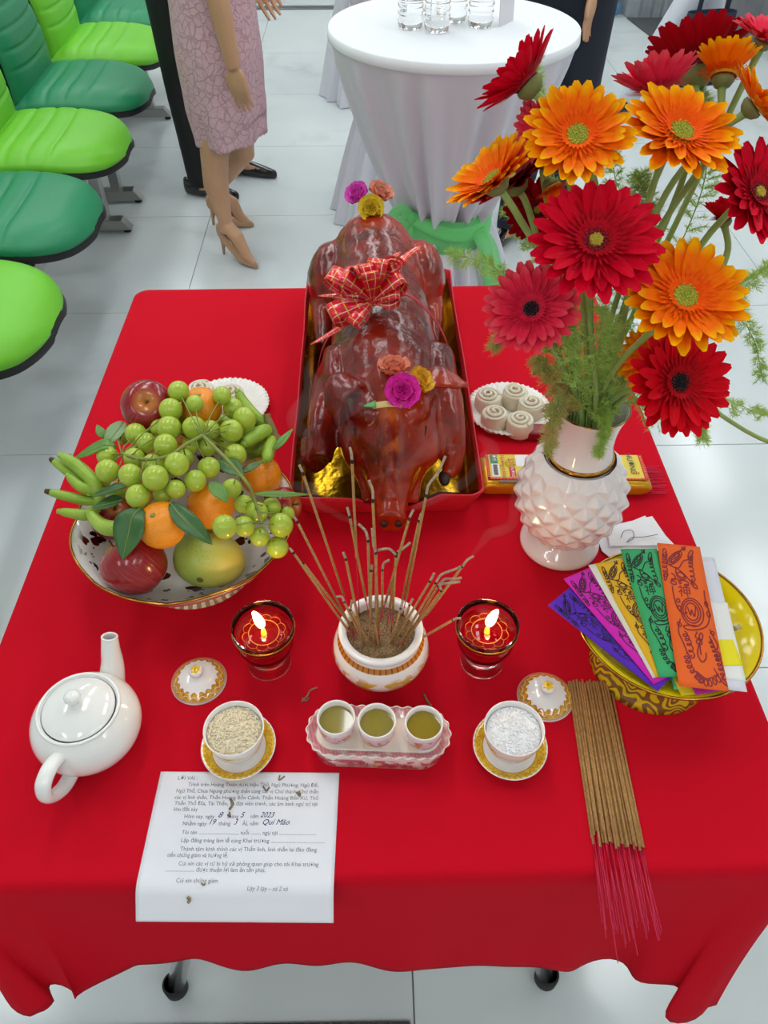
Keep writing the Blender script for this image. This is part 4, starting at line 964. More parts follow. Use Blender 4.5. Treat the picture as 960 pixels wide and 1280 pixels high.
# ---------------------------------------------------------------- roast pig on its tray
M_TRAYR = mat('red_card', '#c80f24', .55, var=(20, '#b80c1e', .6), bump=(60, .15)); M_FOILG = mat('gold_foil', '#e8b824', .25, 1.0, var=(20, '#b07a14', .6), bump=(28, .5, .006))
tx0, tx1, ty0, ty1 = -.108, .152, .806, 1.405
t0 = Vector(((tx0+tx1)/2, (ty0+ty1)/2, T))
pt = thing('pig_tray', 'red cardboard tray lined with gold foil under the roast pig', 'tray', t0)
hx, hy = (tx1-tx0)/2, (ty1-ty0)/2
def rr(hx_, hy_, z, r=.02, n=6, wob=0):
    out = []
    for cx_, cy_, a0 in ((hx_-r, hy_-r, 0), (-hx_+r, hy_-r, PI/2), (-hx_+r, -hy_+r, PI), (hx_-r, -hy_+r, 3*PI/2)):
        for i in range(n+1):
            a = a0+PI/2*i/n; out.append((cx_+r*cos(a), cy_+r*sin(a), z))
    m = []
    for i, p in enumerate(out):                   # more points on the long sides
        q = out[(i+1) % len(out)]
        for k_ in range(6):
            u = k_/6; x_, y_ = p[0]+(q[0]-p[0])*u, p[1]+(q[1]-p[1])*u
            m.append((x_+wob*mnoise.noise(Vector((x_*30, y_*30, z*90))), y_+wob*mnoise.noise(Vector((y_*30, x_*30, z*70+5))), z+wob*mnoise.noise(Vector((x_*45, y_*45, 9)))))
    sx_ = .026-t0.x                               # the front wall is pressed down under the snout
    return [(p[0], p[1], p[2]-(.030*math.exp(-((p[0]-sx_)/.042)**4)*(z/.062) if p[1] < -hy_+.012 and z > .02 else 0)) for p in m]
loft([rr(hx, hy, .001), rr(hx, hy, .0015), rr(hx+.012, hy+.030, .062, wob=.004), rr(hx+.010, hy+.028, .064, wob=.004), rr(hx+.009, hy+.026, .062, wob=.003), rr(hx-.001, hy-.001, .005)], True, False).build('card_tray', M_TRAYR, pt)
loft([rr(hx+.006, hy+.016, .055, wob=.010), rr(hx+.001, hy+.008, .030, wob=.008), rr(hx-.006, hy-.006, .010, wob=.005), rr(hx*.85, hy*.92, .007, wob=.002), rr(hx*.5, hy*.5, .006)], False, True).build('foil_lining', M_FOILG, pt)

M_PIG = mat('roast_skin', '#6b1a0c', .28, coat_weight=.15, coat_roughness=.15, specular_ior_level=.42); k, b = nodes(M_PIG)
n1 = k.noise(9, 4, None, .6); n2 = k.noise(38, 4); n3 = k.noise(5, 2)
c = k.mix(k.step(n1, .38, .66), sr('#560c04'), sr('#8e1e08'))
c = k.mix(k.math('MULTIPLY', k.step(n3, .52, .66), .6), c, sr('#b8340c'))
c = k.mix(k.math('MULTIPLY', k.step(n2, .56, .70), .6), c, sr('#2c0804'))
stv = k.new('ShaderNodeVectorMath', operation='MULTIPLY'); k.l.new(k.obj(), stv.inputs[0]); stv.inputs[1].default_value = (90, 12, 30)
c = k.mix(k.math('MULTIPLY', k.step(k.noise(1, 3, stv.outputs[0]), .66, .74), .45), c, sr('#c06a2a'))
px_, py_, pz_ = k.xyz()
nose = AND(k, k.math('SUBTRACT', 1, k.step(k.math('ABSOLUTE', k.math('SUBTRACT', px_, .008)), .004, .020)), band(k, py_, -.345, -.235, .02), k.step(k.noise(45, 4), .40, .60))
c = k.mix(k.math('MULTIPLY', nose, .75), c, sr('#b85c22'))
k.l.new(c, b.inputs['Base Color'])
k.l.new(k.math('ADD', .08, k.math('MULTIPLY', n2, .24)), b.inputs['Roughness'])
bp = k.new('ShaderNodeBump'); bp.inputs['Strength'].default_value = .42; bp.inputs['Distance'].default_value = .004
k.l.new(k.math('ADD', k.math('MULTIPLY', k.noise(30, 5), .7), k.math('MULTIPLY', k.noise(120, 3), .4)), bp.inputs['Height']); k.l.new(bp.outputs[0], b.inputs['Normal'])
def pig():
    O_ = Vector((.02, 1.10, T+.004)); g = G()
    V3 = lambda *a: Vector(a)-O_
    secs = [(1.428, .012, .890, .020, .020), (1.415, .012, .888, .050, .042), (1.395, .012, .882, .068, .066), (1.36, .012, .874, .080, .084), (1.28, .016, .866, .082, .086), (1.20, .020, .862, .083, .088), (1.12, .023, .861, .086, .090), (1.04, .025, .862, .088, .090), (.975, .027, .866, .084, .084), (.92, .028, .868, .074, .070), (.87, .029, .866, .068, .060), (.825, .029, .852, .052, .050), (.79, .028, .840, .036, .040), (.758, .027, .832, .026, .029), (.730, .026, .825, .022, .024), (.716, .026, .822, .022, .022)]
    rings = [[tuple(V3(xc+rx*cos(TAU*i/28), y_, zc+rz*sin(TAU*i/28))) for i in range(28)] for (y_, xc, zc, rx, rz) in secs]
    L_ = loft(rings); g.add(L_.v, L_.f)
    E_ = lambda c_, r_, rot=None: g.ell(V3(*c_), r_, 18, 12, rot)
    RZ = lambda a, b_=0, c_=0: Euler((a, b_, c_)).to_matrix()
    for s in (-1, 1):
        cx_ = .014 if s < 0 else .018
        E_((cx_+s*.072, 1.325, .838), (.052, .085, .078), RZ(0, s*.25, s*.12))             # ham
        E_((cx_+s*.094, 1.335, .842), (.036, .058, .052))
        g.tube([V3(cx_+s*.090, 1.31, .835), V3(cx_+s*.096, 1.24, .818), V3(cx_+s*.096, 1.17, .800)], [.034, .024, .015], 14)   # hind shank
        E_((.026+s*.066, .985, .858), (.036, .075, .060), RZ(0, s*.3, 0))                 # shoulder
        E_((.029+s*.046, .868, .842), (.030, .056, .042))                                 # cheek
        E_((.028+s*.030, .872, .905), (.030, .040, .026))                                 # brow
        E_((.027+s*.017, .800, .842), (.010, .045, .018), RZ(.35))                        # muzzle ridge
        # ear root
        E_((.028+s*.050, .890, .915), (.020, .018, .020))
    g.tube([V3(.028, .90, .93), V3(.028, .84, .905), V3(.027, .79, .878), V3(.026, .745, .848)], [.034, .020, .014, .012], 12)   # bridge of the nose
    # front legs folded along the flanks
    g.tube([V3(-.040, 1.02, .885), V3(-.062, .955, .862), V3(-.072, .90, .845), V3(-.078, .856, .815)], [.034, .029, .023, .022], 14)
    g.tube([V3(-.078, .856, .812), V3(-.094, .872, .808), V3(-.098, .905, .815)], [.023, .016, .012], 12)
    g.tube([V3(.100, 1.02, .885), V3(.112, .955, .868), V3(.120, .905, .850), V3(.123, .862, .824)], [.034, .029, .024, .021], 14)
    g.tube([V3(.123, .862, .820), V3(.120, .838, .810), V3(.112, .826, .806)], [.020, .013, .010], 12)
    # ears: flaps
    def ear(path, w0):
        n = len(path); prev = None
        for i in range(n-1):
            pass
        pts = bez([V3(*p) for p in path], 5); m = len(pts)
        g.tube(pts, [w0*(.55+.6*sin(PI*(i/(m-1))**.8))*(1-.65*(i/(m-1))**3) for i in range(m)], 14, flat=.26)
    ear([(-.012, .900, .922), (-.028, .885, .938), (-.044, .872, .936), (-.050, .852, .916), (-.046, .838, .900)], .026)
    ear([(.066, .905, .925), (.092, .895, .938), (.116, .885, .936), (.140, .880, .928)], .026)
    # lower jaw, open at both sides of the snout
    for s in (-1, 1): g.tube([V3(.028+s*.044, .84, .826), V3(.027+s*.036, .800, .818), V3(.027+s*.034, .765, .812)], [.018, .010, .007], 10)
    t = thing('roast_pig', 'whole glossy brown roast suckling pig lying on the red tray', 'roast pig', O_)
    o = g.build('roast_body', M_PIG, t)
    md = o.modifiers.new('merge', 'REMESH'); md.mode = 'VOXEL'; md.voxel_size = .0042; md.use_smooth_shade = True
    md = o.modifiers.new('soft', 'SMOOTH'); md.iterations = 7; md.factor = .5
    tx = bpy.data.textures.new('wrinkle', 'CLOUDS'); tx.noise_scale = .045
    md = o.modifiers.new('wrinkle', 'DISPLACE'); md.texture = tx; md.strength = .006; md.mid_level = .5; md.texture_coords = 'LOCAL'
    M_NOS = mat('charred_skin', '#2a0d07', .6)
    for s in (-1, 1):
        G().ell((0, 0, 0), (.005, .003, .006), 10, 8).build('nostril', M_NOS, t, V3(.026+s*.010, .7125, .825))
        G().tube([V3(.028+s*.044, .862, .892), V3(.028+s*.050, .845, .885), V3(.028+s*.047, .828, .872)], [.0012, .0030, .0012], 8).build('eye_slit', M_NOS, t)
        G().ell((0, 0, 0), (.009, .016, .007), 10, 8).build('hoof', M_NOS, t, V3(-.096 if s < 0 else .108, .912 if s < 0 else .822, .816 if s < 0 else .806))
    return t
pig()

# ribbon bow and band
M_RIB = mat('plaid_ribbon', '#e6142c', .28, coat_weight=.4, specular_ior_level=.6); k, b = nodes(M_RIB)
uvn = k.new('ShaderNodeUVMap').outputs[0]; x, y, z = k.xyz(uvn)
def stripes(v, n, w): return k.step(k.math('ABSOLUTE', k.math('SUBTRACT', k.math('FRACT', k.math('MULTIPLY', v, n)), .5)), .5-w, .5-w+.01)
c = k.mix(stripes(y, 11, .06), sr('#e8102c'), sr('#e6b62c')); c = k.mix(stripes(k.math('ADD', x, .25), 2, .045), c, sr('#f0d8c8')); k.l.new(c, b.inputs['Base Color'])
b.inputs['Metallic'].default_value = .15
M_BAND = mat('thin_red_ribbon', '#a81426', .35)
def ribbon(pts, wvec, w, name, m, parent, c0, sol=.0003):
    n = len(pts); v, f = [], []
    ws = wvec if isinstance(wvec, list) else [wvec]*n; wd = w if isinstance(w, list) else [w]*n
    for p, q, a in zip(pts, ws, wd):
        for s in (-.5, 0, .5): v.append(tuple(Vector(p)+Vector(q)*(a*s)-c0))
    for i in range(n-1):
        for s in (0, 1): f.append((i*3+s, i*3+s+1, i*3+s+4, i*3+s+3))
    g = G().add(v, f); me = g.mesh(name, m)
    u = me.uv_layers.new(name='UVMap')
    for lp in me.loops: u.data[lp.index].uv = ((lp.vertex_index % 3)/2, (lp.vertex_index//3)/(n-1))
    o = inst(name, me, parent); md = o.modifiers.new('t', 'SOLIDIFY'); md.thickness = sol
    return o
BC = at(465, 378, T+.213)
bow = thing('ribbon_bow', 'red plaid ribbon bow with gold stripes tied on the roast pig', 'bow', BC)
NV = (-FW*.45+Vector((0, 0, 1))*.55).normalized()
def loop(px, py, h, w, tw=0):
    tip = CAM+ray(px, py)*((BC-CAM).dot(FW)); d = tip-BC; L = d.length; d.normalize(); s = d.cross(NV).normalized(); n_ = s.cross(d)
    pts, wv, ww = [], [], []
    for i in range(25):
        a = TAU*i/24; u = (1-cos(a))/2
        pts.append(BC+d*(L*u**.9)+n_*(h*(sin(a)*.55*(.35+.65*u)+.55*u)+.003))
        wv.append((s*cos(tw*u)+n_*sin(tw*u)).normalized()); ww.append(w*(.25+.75*min(1, u*1.8)))
    ribbon(pts, wv, ww, 'loop', M_RIB, bow, BC)
for px, py, h, w in ((408, 352, .030, .034), (424, 358, .040, .030), (438, 346, .050, .022), (452, 340, .050, .022), (478, 332, .045, .034), (506, 356, .035, .036), (500, 376, .028, .030), (416, 404, .026, .030), (440, 410, .024, .030), (456, 352, .060, .028)): loop(px, py, h, w, .5*math.sin(px))
for i, (px, py, w, hh) in enumerate(((527, 314, .016, .03), (398, 372, .012, .01), (500, 322, .018, .03), (388, 428, .012, -.012))):
    tip = CAM+ray(px, py)*((BC-CAM).dot(FW)); d = tip-BC
    ribbon([BC+d*u+NV*(hh*4*u*(1-u)*.6+hh*u*.4) for u in [q/10 for q in range(11)]], d.cross(NV).normalized(), [w*(1-.85*(q/10)**3) for q in range(11)], 'tail', M_RIB, bow, BC)
pts = []
for i in range(50):
    a = i/49*TAU*2.2; r = .020*(1-i/49*.7); pts.append(CAM+ray(490, 352)*((BC-CAM).dot(FW))+RT*(r*cos(a))+UP*(r*sin(a)*.9)+NV*.03)
ribbon(pts, NV, .006, 'curl', M_RIB, bow, BC)
BP = BC-Vector((0, 0, .006))
for path in ([BP, (.055, 1.085, .957), (.092, 1.07, .936), (.120, 1.05, .900), (.131, 1.03, .860), (.138, 1.01, .822), (.142, .985, .800), (.138, .97, .772)], [BP, (-.012, 1.06, .955), (-.045, 1.04, .936), (-.072, 1.02, .905), (-.084, 1.0, .865), (-.094, .985, .82), (-.100, .97, .800), (-.096, .96, .772)]):
    q = bez(path, 5); ribbon(q, Vector((.05, 1, .25)).normalized(), .007, 'band', M_BAND, bow, BC, .0008)

# ruffled flowers stuck on the pig
def ruffle(u, v):
    s = (u-.5)*2; w = .16+.60*sin(PI*.60*v)**.8; return (s*w*.9, v*(1-.34*s*s*v), .24*v*v+.085*v*v*sin(s*8+v*3)+.04*sin(v*7))
RUF = {}
def ruffle_flower(px, py, z, r, col1, col2, label, face, n=3, pos=None):
    key = col1
    if key not in RUF:
        m = mat('petal_'+col1[1:], col1, .6, var=(6, col2, .9)); m.node_tree.nodes['Principled BSDF'].inputs['Subsurface Weight'].default_value = .1
        RUF[key] = G().grid(ruffle, 9, 8).mesh('ruffled_petal', m)
    p = pos or at(px, py, z); t = thing('ruffled_flower', label, 'flower', p, 0, 'ruffled flowers pinned on the roast pig')
    fr = frame(face); rnd = random.Random(int(px))
    for ring in range(n):
        for i in range(7-ring):
            a = TAU*i/(7-ring)+ring*.5+rnd.uniform(-.15, .15); tilt = .25+.42*ring; s = r*(1-.20*ring)
            o = inst('petal', RUF[key], t); Mx = fr.to_4x4() @ Matrix.Rotation(a, 4, 'Z') @ Matrix.Rotation(tilt, 4, 'X') @ Matrix.Scale(s, 4)
            o.matrix_local = Mx
    return t
up_ = Vector((0, -.35, 1))
ruffle_flower(448, 245, .965, .026, '#dc3cb8', '#ea62cc', 'magenta ruffled flower on the rump of the roast pig', (-.5, -.5, 1))
ruffle_flower(474, 244, .965, .028, '#e08a70', '#eba48c', 'salmon ruffled flower on the rump of the roast pig', (.4, -.2, 1))
ruffle_flower(464, 262, .962, .027, '#ecc820', '#f6dc50', 'yellow ruffled flower on the rump of the roast pig', (0, -1, .8))
ruffle_flower(492, 464, .952, .026, '#e88468', '#f0a080', 'salmon ruffled flower on the head of the roast pig', (0, .1, 1))
ruffle_flower(523, 478, .950, .022, '#eeb020', '#f6c840', 'yellow ruffled flower on the head of the roast pig', (.7, -.3, 1))
hf = ruffle_flower(503, 491, .958, .027, '#ee18ae', '#f84ac4', 'magenta ruffled flower on the head of the roast pig', (0, -.8, 1))
G().grid(lambda u, v: (-.040+.05*u, -.012-.006*sin(PI*u)+(v-.5)*.013, -.012+.008*sin(PI*u)), 8, 4).build('paper_strip', mat('cream_strip', '#c9b070', .7), hf, sol=.0006)
G().grid(lambda u, v: (-.052+.016*u, -.012+(v-.5)*.012*(.3+u), -.012+.003*u), 5, 4).build('leaf', mat('paper_leaf', '#4f9a55', .6), hf, sol=.0006)
# ---------------------------------------------------------------- vase, gerberas, asparagus fern
VC = Vector((.272, .740, T))
M_VASE = mat('pink_white_porcelain', '#f0e6e4', .10, coat_weight=.6, coat_roughness=.04)
vs = thing('flower_vase', 'white porcelain vase with pineapple relief and gold neck ring', 'vase', VC)
G().lathe([(0, .004), (.046, .003), (.053, 0), (.0565, .002), (.0575, .006), (.0555, .012), (.048, .019), (.041, .026), (.039, .031), (.0385, .034), (.030, .034), (0, .034)], 64).build('base', M_VASE, vs, sub=1)
G().lathe([(.0388, .0325), (.0402, .034), (.0388, .0355), (.037, .034)], 48, close=True).build('base_line', mat('red_gold_line', '#9c3a2a', .3, .5), vs)
def vr(u): return .0395+.0035*u+.0310*max(0, sin(PI*(.03+.95*u)))**.72
def body_pt(th, u): 
    r = vr(u); return Vector((r*cos(th), r*sin(th), .034+.136*u))
n, m = 14, 9; g = G(); lat = []
v, f = [], []
for j in range(m+1):
    u = (j/m); lat.append([len(v)+i for i in range(n)])
    for i in range(n): v.append(body_pt(TAU*(i+.5*(j % 2))/n, u))
def nb(j, i): return lat[j][i % n]
for j in range(m+1):
    for i in range(n):
        L_, R_ = nb(j, i), nb(j, i+1); off = 1 if j % 2 else 0
        tp = nb(j+1, i+off) if j < m else None; bt = nb(j-1, i+off) if j > 0 else None
        if j % 2 == 0:
            tp = nb(j+1, i) if j < m else None; bt = nb(j-1, i) if j > 0 else None
        th = TAU*(i+.5+.5*(j % 2))/n; c = body_pt(th, j/m); nr = Vector((cos(th), sin(th), .25*(j/m-.45)*2)).normalized()
        ap = len(v); amp = .0070*sin(PI*(.10+.84*j/m)); v.append(c+nr*amp*(1 if tp is not None and bt is not None else .15))
        if tp is not None: f += [(L_, ap, tp), (ap, R_, tp)]
        if bt is not None: f += [(bt, ap, L_), (bt, R_, ap)]
g.add(v, f); o = g.build('pineapple_body', M_VASE, vs, smooth=False, bev=.0022)
G().lathe([(.043, .163), (.0435, .168), (.0420, .174), (.0390, .186), (.0375, .200), (.0380, .215), (.0405, .232), (.0445, .246), (.0465, .2515), (.0462, .2530), (.0445, .2525), (.0415, .244), (.0375, .230), (.0352, .214), (.0348, .198), (.036, .18), (.038, .165)], 64).build('neck', M_VASE, vs)
G().lathe([(.0425, .1690), (.0438, .1700), (.0432, .1765), (.0415, .1768)], 64, close=True).build('gold_ring', M_GOLD, vs)
G().lathe([(.0462, .2512), (.0470, .2522), (.0462, .2534), (.0452, .2528)], 64, close=True).build('gold_lip', M_GOLD, vs)

def petal_mat(name, base, tip, root, rough=.45):
    m = mat(name, base, rough); k, b = nodes(m); x, y, z = k.xyz()
    c = k.ramp(y, [(.12, sr(root)), (.40, sr(base)), (.74, sr(base)), (1.0, sr(tip))])
    c = k.mix(k.math('MULTIPLY', k.step(k.math('SINE', k.math('MULTIPLY', x, 90)), .2, 1), .12), c, sr(root))
    k.l.new(c, b.inputs['Base Color']); b.inputs['Specular IOR Level'].default_value = .06; b.inputs['Subsurface Weight'].default_value = .12; b.inputs['Subsurface Radius'].default_value = (.01, .004, .002); b.inputs['Subsurface Scale'].default_value = .3
    return m
KIND = {'orange': (('#ff7200', '#ffbe00', '#fa4a00'), '#d8a818', '#e07a10', '#b4b83a'), 'red': (('#da0326', '#e20a30', '#a80218'), '#8a0a1c', '#a8182a', '#c6b03a'),
        'redblack': (('#d80318', '#e40a20', '#9c020e'), '#8e0c14', '#9c1a18', '#14080c'), 'pink': (('#f02c4c', '#f25a68', '#d01838'), '#b03048', '#d0606a', '#20101a'), 'dark': (('#a00416', '#b00a1e', '#70020c'), '#6a0410', '#7a0c18', '#c6b03a')}
PM = {}
def petal_mesh(kind, w, curl, tag_):
    m = PM.setdefault(kind, petal_mat('gerbera_'+kind, *KIND[kind][0]))
    def fn(u, v):
        s = (u-.5)*2; ww = w*(.32+.68*sin(PI*min(1, .06+.80*v))**.8)*(1 if v < .9 else (1-((v-.9)/.1)**2*.55))
        return (s*ww/2, v, curl*v*v+.10*ww*(s*s)*2-.02*sin(v*PI))
    key = (kind, tag_)
    if key not in PETALS: PETALS[key] = G().grid(fn, 4, 8).mesh('petal', m)
    return PETALS[key]
PETALS = {}; DM = {}
M_GSTEM = mat('gerbera_stem', '#93b062', .55, var=(30, '#7f9e4c', .7), subsurface_weight=.1)
M_CALYX = mat('calyx_green', '#6f7f3c', .6, var=(60, '#857a4a', .7))
STEMS = [(-0.0267, 0.0011, 0.2278, 0.7247, 1.2288, 0.0662), (-0.008, -0.0154, 0.2067, 0.7205, 1.2363, 0.0405), (0.0125, -0.008, 0.2743, 0.7296, 1.2395, 0.026), (-0.0013, 0.0281, 0.3143, 0.774, 1.2178, 0.0543),
         (-0.0042, 0.0156, 0.2855, 0.76, 1.2464, 0.0372), (0.0065, 0.0206, 0.2959, 0.7487, 1.207, 0.0561), (-0.0195, -0.0113, 0.1975, 0.7204, 1.1715, 0.0338), (-0.0181, 0.0075, 0.2039, 0.7614, 1.1442, 0.0246),
         (-0.0032, -0.0249, 0.2215, 0.6851, 1.1796, 0.0231), (-0.0185, -0.0222, 0.2032, 0.72, 1.1025, 0.0299), (0.0009, -0.0099, 0.2721, 0.6905, 1.1009, 0.0208), (0.0087, -0.0187, 0.2943, 0.7039, 1.0517, 0.0207),
         (0.0229, -0.005, 0.3371, 0.7393, 1.1876, 0.0294), (0.004, 0.0, 0.288, 0.7456, 1.225, 0.0476), (0.0072, 0.0094, 0.3177, 0.7843, 1.1459, 0.0745), (0.0194, -0.0194, 0.319, 0.7163, 1.0654, 0.0136),
         (-0.0132, -0.0023, 0.1832, 0.765, 1.2469, 0.01), (0.0174, 0.0064, 0.3595, 0.7347, 1.156, 0.0286), (-0.014, 0.0199, 0.2337, 0.8304, 1.1397, 0.042), (0.0198, 0.0167, 0.3393, 0.7861, 1.0704, 0.0732),
         (0.0293, 0.0039, 0.3802, 0.7892, 0.9973, 0.1244), (-0.0056, 0.0051, 0.235, 0.7971, 1.2468, 0.0441)]   # place in the vase mouth, bend of the stem, length of the neck
def gerbera(label, px, py, depth, rpx, kind, face, cup=.15, lay=None, group='gerberas in the vase', n1=25, n2=21):
    P_ = aty(px, py, depth); R = rpx*mpp(P_); nrm = (RT*face[0]+UP*face[1]-FW*face[2]).normalized()
    rnd = random.Random(int(px*3+py)); sl = Vector((lay[0], lay[1], 0))
    a0 = VC+sl*.93+Vector((0, 0, .10))
    t = thing('gerbera', label, 'flower', a0, 0, group)
    back = P_-nrm*R*(.10+.26*.8)
    pts = bez([a0, VC+sl*.96+Vector((0, 0, .19)), VC+sl*1.08+Vector((0, 0, .262)), Vector(lay[2:5]), back-nrm*lay[5], back], 6)
    G().tube([tuple(q-a0) for q in pts], [.0034]*(len(pts)-2)+[.0038, .0044], 8).build('stem', M_GSTEM, t)
    fr = frame(nrm, RT); base = P_-nrm*R*.10-a0
    B4 = Matrix.Translation(base) @ fr.to_4x4()
    g = G().lathe([(0, -.26), (.10, -.26), (.20, -.20), (.27, -.08), (.26, .0), (0, .02)], 16).xf(Matrix.Scale(R, 4))
    o = g.build('calyx', M_CALYX, t); o.matrix_local = B4
    for ring, nn, ln, tilt, cw in ((0, n1, 1.0, cup, .25), (1, n2, .86, cup+.13, .23)):
        for i in range(nn):
            a = TAU*(i+.5*ring)/nn+rnd.uniform(-.05, .05); s = R*ln*rnd.uniform(.93, 1.04)
            o = inst('petal', petal_mesh(kind, cw, [.02, -.05, .06][i % 3], i % 3), t)
            o.matrix_local = B4 @ Matrix.Rotation(a, 4, 'Z') @ Matrix.Translation((0, R*.10, R*.02*ring)) @ Matrix.Rotation(tilt+rnd.uniform(-.09, .09), 4, 'X') @ Matrix.Diagonal((s, s*.92, s, 1))
    # inner ruff of short florets, one piece
    if kind not in DM:
        c_ = KIND[kind]; DM[kind] = (mat('ruff_'+kind, c_[0][2], .6, var=(200, c_[0][0], .6), specular_ior_level=.1), mat('disc_ring_'+kind, c_[1], .7, var=(400, c_[2], .7), bump=(600, .8, .002)), mat('disc_'+kind, c_[3], .7, var=(500, c_[3], 0), bump=(700, .8, .002)))
    m1, m2, m3 = DM[kind]; g = G()
    for ring, nn, ln, tilt, r0 in ((0, 30, .50, .30, .18), (1, 30, .38, .52, .17), (2, 28, .27, .80, .16)):
        for i in range(nn):
            a = TAU*(i+ring*.33)/nn; l_ = ln*rnd.uniform(.85, 1.1); w = .065; ct, st2 = cos(tilt), sin(tilt)
            v = []
            for (s, q) in ((-.35, 0), (.35, 0), (.5, .6), (-.5, .6), (.12, 1.0), (-.12, 1.0)):
                y_ = r0+l_*q*ct; v.append((cos(a)*s*w-sin(a)*y_, sin(a)*s*w+cos(a)*y_, .05+.02*ring+l_*q*st2*.7))
            g.add(v, [(0, 1, 2, 3), (3, 2, 4, 5)])
    g.xf(Matrix.Scale(R, 4)); o = g.build('inner_florets', m1, t, fix=False); o.matrix_local = B4
    dr = .34 if kind == 'orange' else .27
    g = G().lathe([(0, .08), (dr*.6, .10), (dr*.9, .10), (dr, .06), (dr*.9, .02)], 24)
    for i in range(70):
        a = i*2.39996; q = dr*math.sqrt((i+12)/82); g.ell((q*cos(a), q*sin(a), .105), (.022, .022, .035), 5, 4)
    g.xf(Matrix.Scale(R, 4)); o = g.build('disc_ring', m2, t); o.matrix_local = B4
    ey = 1.0 if kind in ('orange', 'redblack', 'pink') else .62
    g = G().lathe([(0, .11), (dr*.45*ey, .125), (dr*.62*ey, .10), (dr*.6*ey, .06)], 20)
    for i in range(46):
        a = i*2.39996; q = dr*.58*ey*math.sqrt(i/46); g.ell((q*cos(a), q*sin(a), .125), (.020, .020, .028), 5, 4)
    g.xf(Matrix.Scale(R, 4)); o = g.build('disc_eye', m3, t); o.matrix_local = B4
for i, a in enumerate((
    ('red gerbera seen from the side over the white table edge', 655, 100, .76, 66, 'red', (-.62, .62, .12), .45),
    ('orange gerbera facing the viewer in front of the side-on red one', 722, 168, .672, 70, 'orange', (-.10, .12, 1), .18),
    ('wide orange gerbera facing the viewer between two coral blooms', 853, 163, .71, 76, 'orange', (.12, .35, .9), .15),
    ('dark red gerbera tilted up and away behind the small yellow one', 870, 84, .857, 72, 'dark', (.05, .95, -.05), .55),
    ('coral pink gerbera cupped upward behind the wide orange one', 822, 112, .79, 62, 'pink', (-.15, .90, .25), .62),
    ('small yellow orange gerbera half opened against the dark red one', 905, 92, .80, 50, 'orange', (.10, .85, .10), .80),
    ('orange gerbera tilted sideways over the green table ribbon', 615, 222, .70, 64, 'orange', (-.55, .50, .50), .32),
    ('dark red gerbera hidden behind the tilted orange one', 640, 222, .775, 62, 'dark', (-.45, .55, .45), .25),
    ('large red gerbera with yellow eye in the middle of the bouquet', 745, 300, .65, 84, 'red', (-.03, .22, 1), .12),
    ('coral red gerbera with black eye above the vase lip', 664, 386, .68, 60, 'pink', (-.25, .10, .95), .16),
    ('large orange gerbera with green eye beside the vase neck', 857, 370, .62, 80, 'orange', (.05, .25, .98), .16),
    ('deep red gerbera with black eye, lowest of the bouquet', 850, 478, .642, 70, 'redblack', (.18, -.02, .98), .14),
    ('red gerbera with yellow eye on the far side of the bouquet', 950, 240, .70, 70, 'red', (.30, .15, .9), .16),
    ('orange gerbera turned away beside the red yellow-eyed one', 948, 128, .74, 56, 'orange', (.65, .45, .55), .25),
    ('pink red gerbera at the top edge of the bouquet', 958, 45, .818, 46, 'pink', (.15, .6, .7), .3),
    ('orange gerbera mostly hidden behind the deep red one', 812, 446, .70, 42, 'orange', (-.5, .1, .7), .2),
    ('yellow orange gerbera turned away behind the large red one', 690, 236, .74, 38, 'orange', (.35, -.75, -.1), 1.05),
    ('closed red gerbera bud behind the bouquet stems', 905, 272, .755, 34, 'redblack', (-.2, .8, .3), .95),
    ('dark red gerbera hanging low behind the large red one', 672, 262, .796, 44, 'dark', (-.3, -.4, .8), .5),
    ('orange gerbera on a long stem slanting out past the bouquet', 1045, 300, .84, 56, 'orange', (.8, .3, .3), .25),
    ('red gerbera on a low stem slanting out beside the table', 1075, 590, .80, 56, 'red', (.8, -.35, .3), .25),
    ('pink gerbera sliver behind the viewer-facing orange one', 678, 160, .766, 40, 'pink', (-.6, -.3, .5), .3))):
    gerbera(*a[:6], a[6], a[7], STEMS[i])
# asparagus fern: needles nobody could count; they grow around the blooms, not through them
from mathutils.bvhtree import BVHTree
bpy.context.view_layer.update(); bv, bf = [], []
for o in list(bpy.data.objects):
    if o.type == 'MESH' and o.parent and o.parent.name.split('.')[0] in ('gerbera', 'flower_vase') and o.name.split('.')[0] not in ('base', 'base_line', 'pineapple_body'):
        k0 = len(bv); mw = o.matrix_world; bv += [mw @ q.co for q in o.data.vertices]; bf += [tuple(i+k0 for i in q.vertices) for q in o.data.polygons]
BLOOM = BVHTree.FromPolygons(bv, bf)
sv, sf = [], []
for o in list(bpy.data.objects):
    if o.type == 'MESH' and o.parent and o.parent.name.split('.')[0] == 'gerbera' and o.name.split('.')[0] == 'stem':
        k0 = len(sv); mw = o.matrix_world; sv += [mw @ q.co for q in o.data.vertices]; sf += [tuple(i+k0 for i in q.vertices) for q in o.data.polygons]
STALKS = BVHTree.FromPolygons(sv, sf)
def free(a, b):                                 # how far one can go from a towards b
    d = b-a; L = d.length
    if L < 1e-7: return 1.0
    h = BLOOM.ray_cast(a-d*.02, d/L, L*1.05)
    return 1.0 if h[0] is None else max(0, h[3]/L-.06)
M_FERN = mat('fern_needle', '#a8cc58', .6, var=(20, '#bcd676', .8)); M_FERNR = mat('rusty_fern', '#c8a85c', .6, var=(20, '#a8b860', .8))
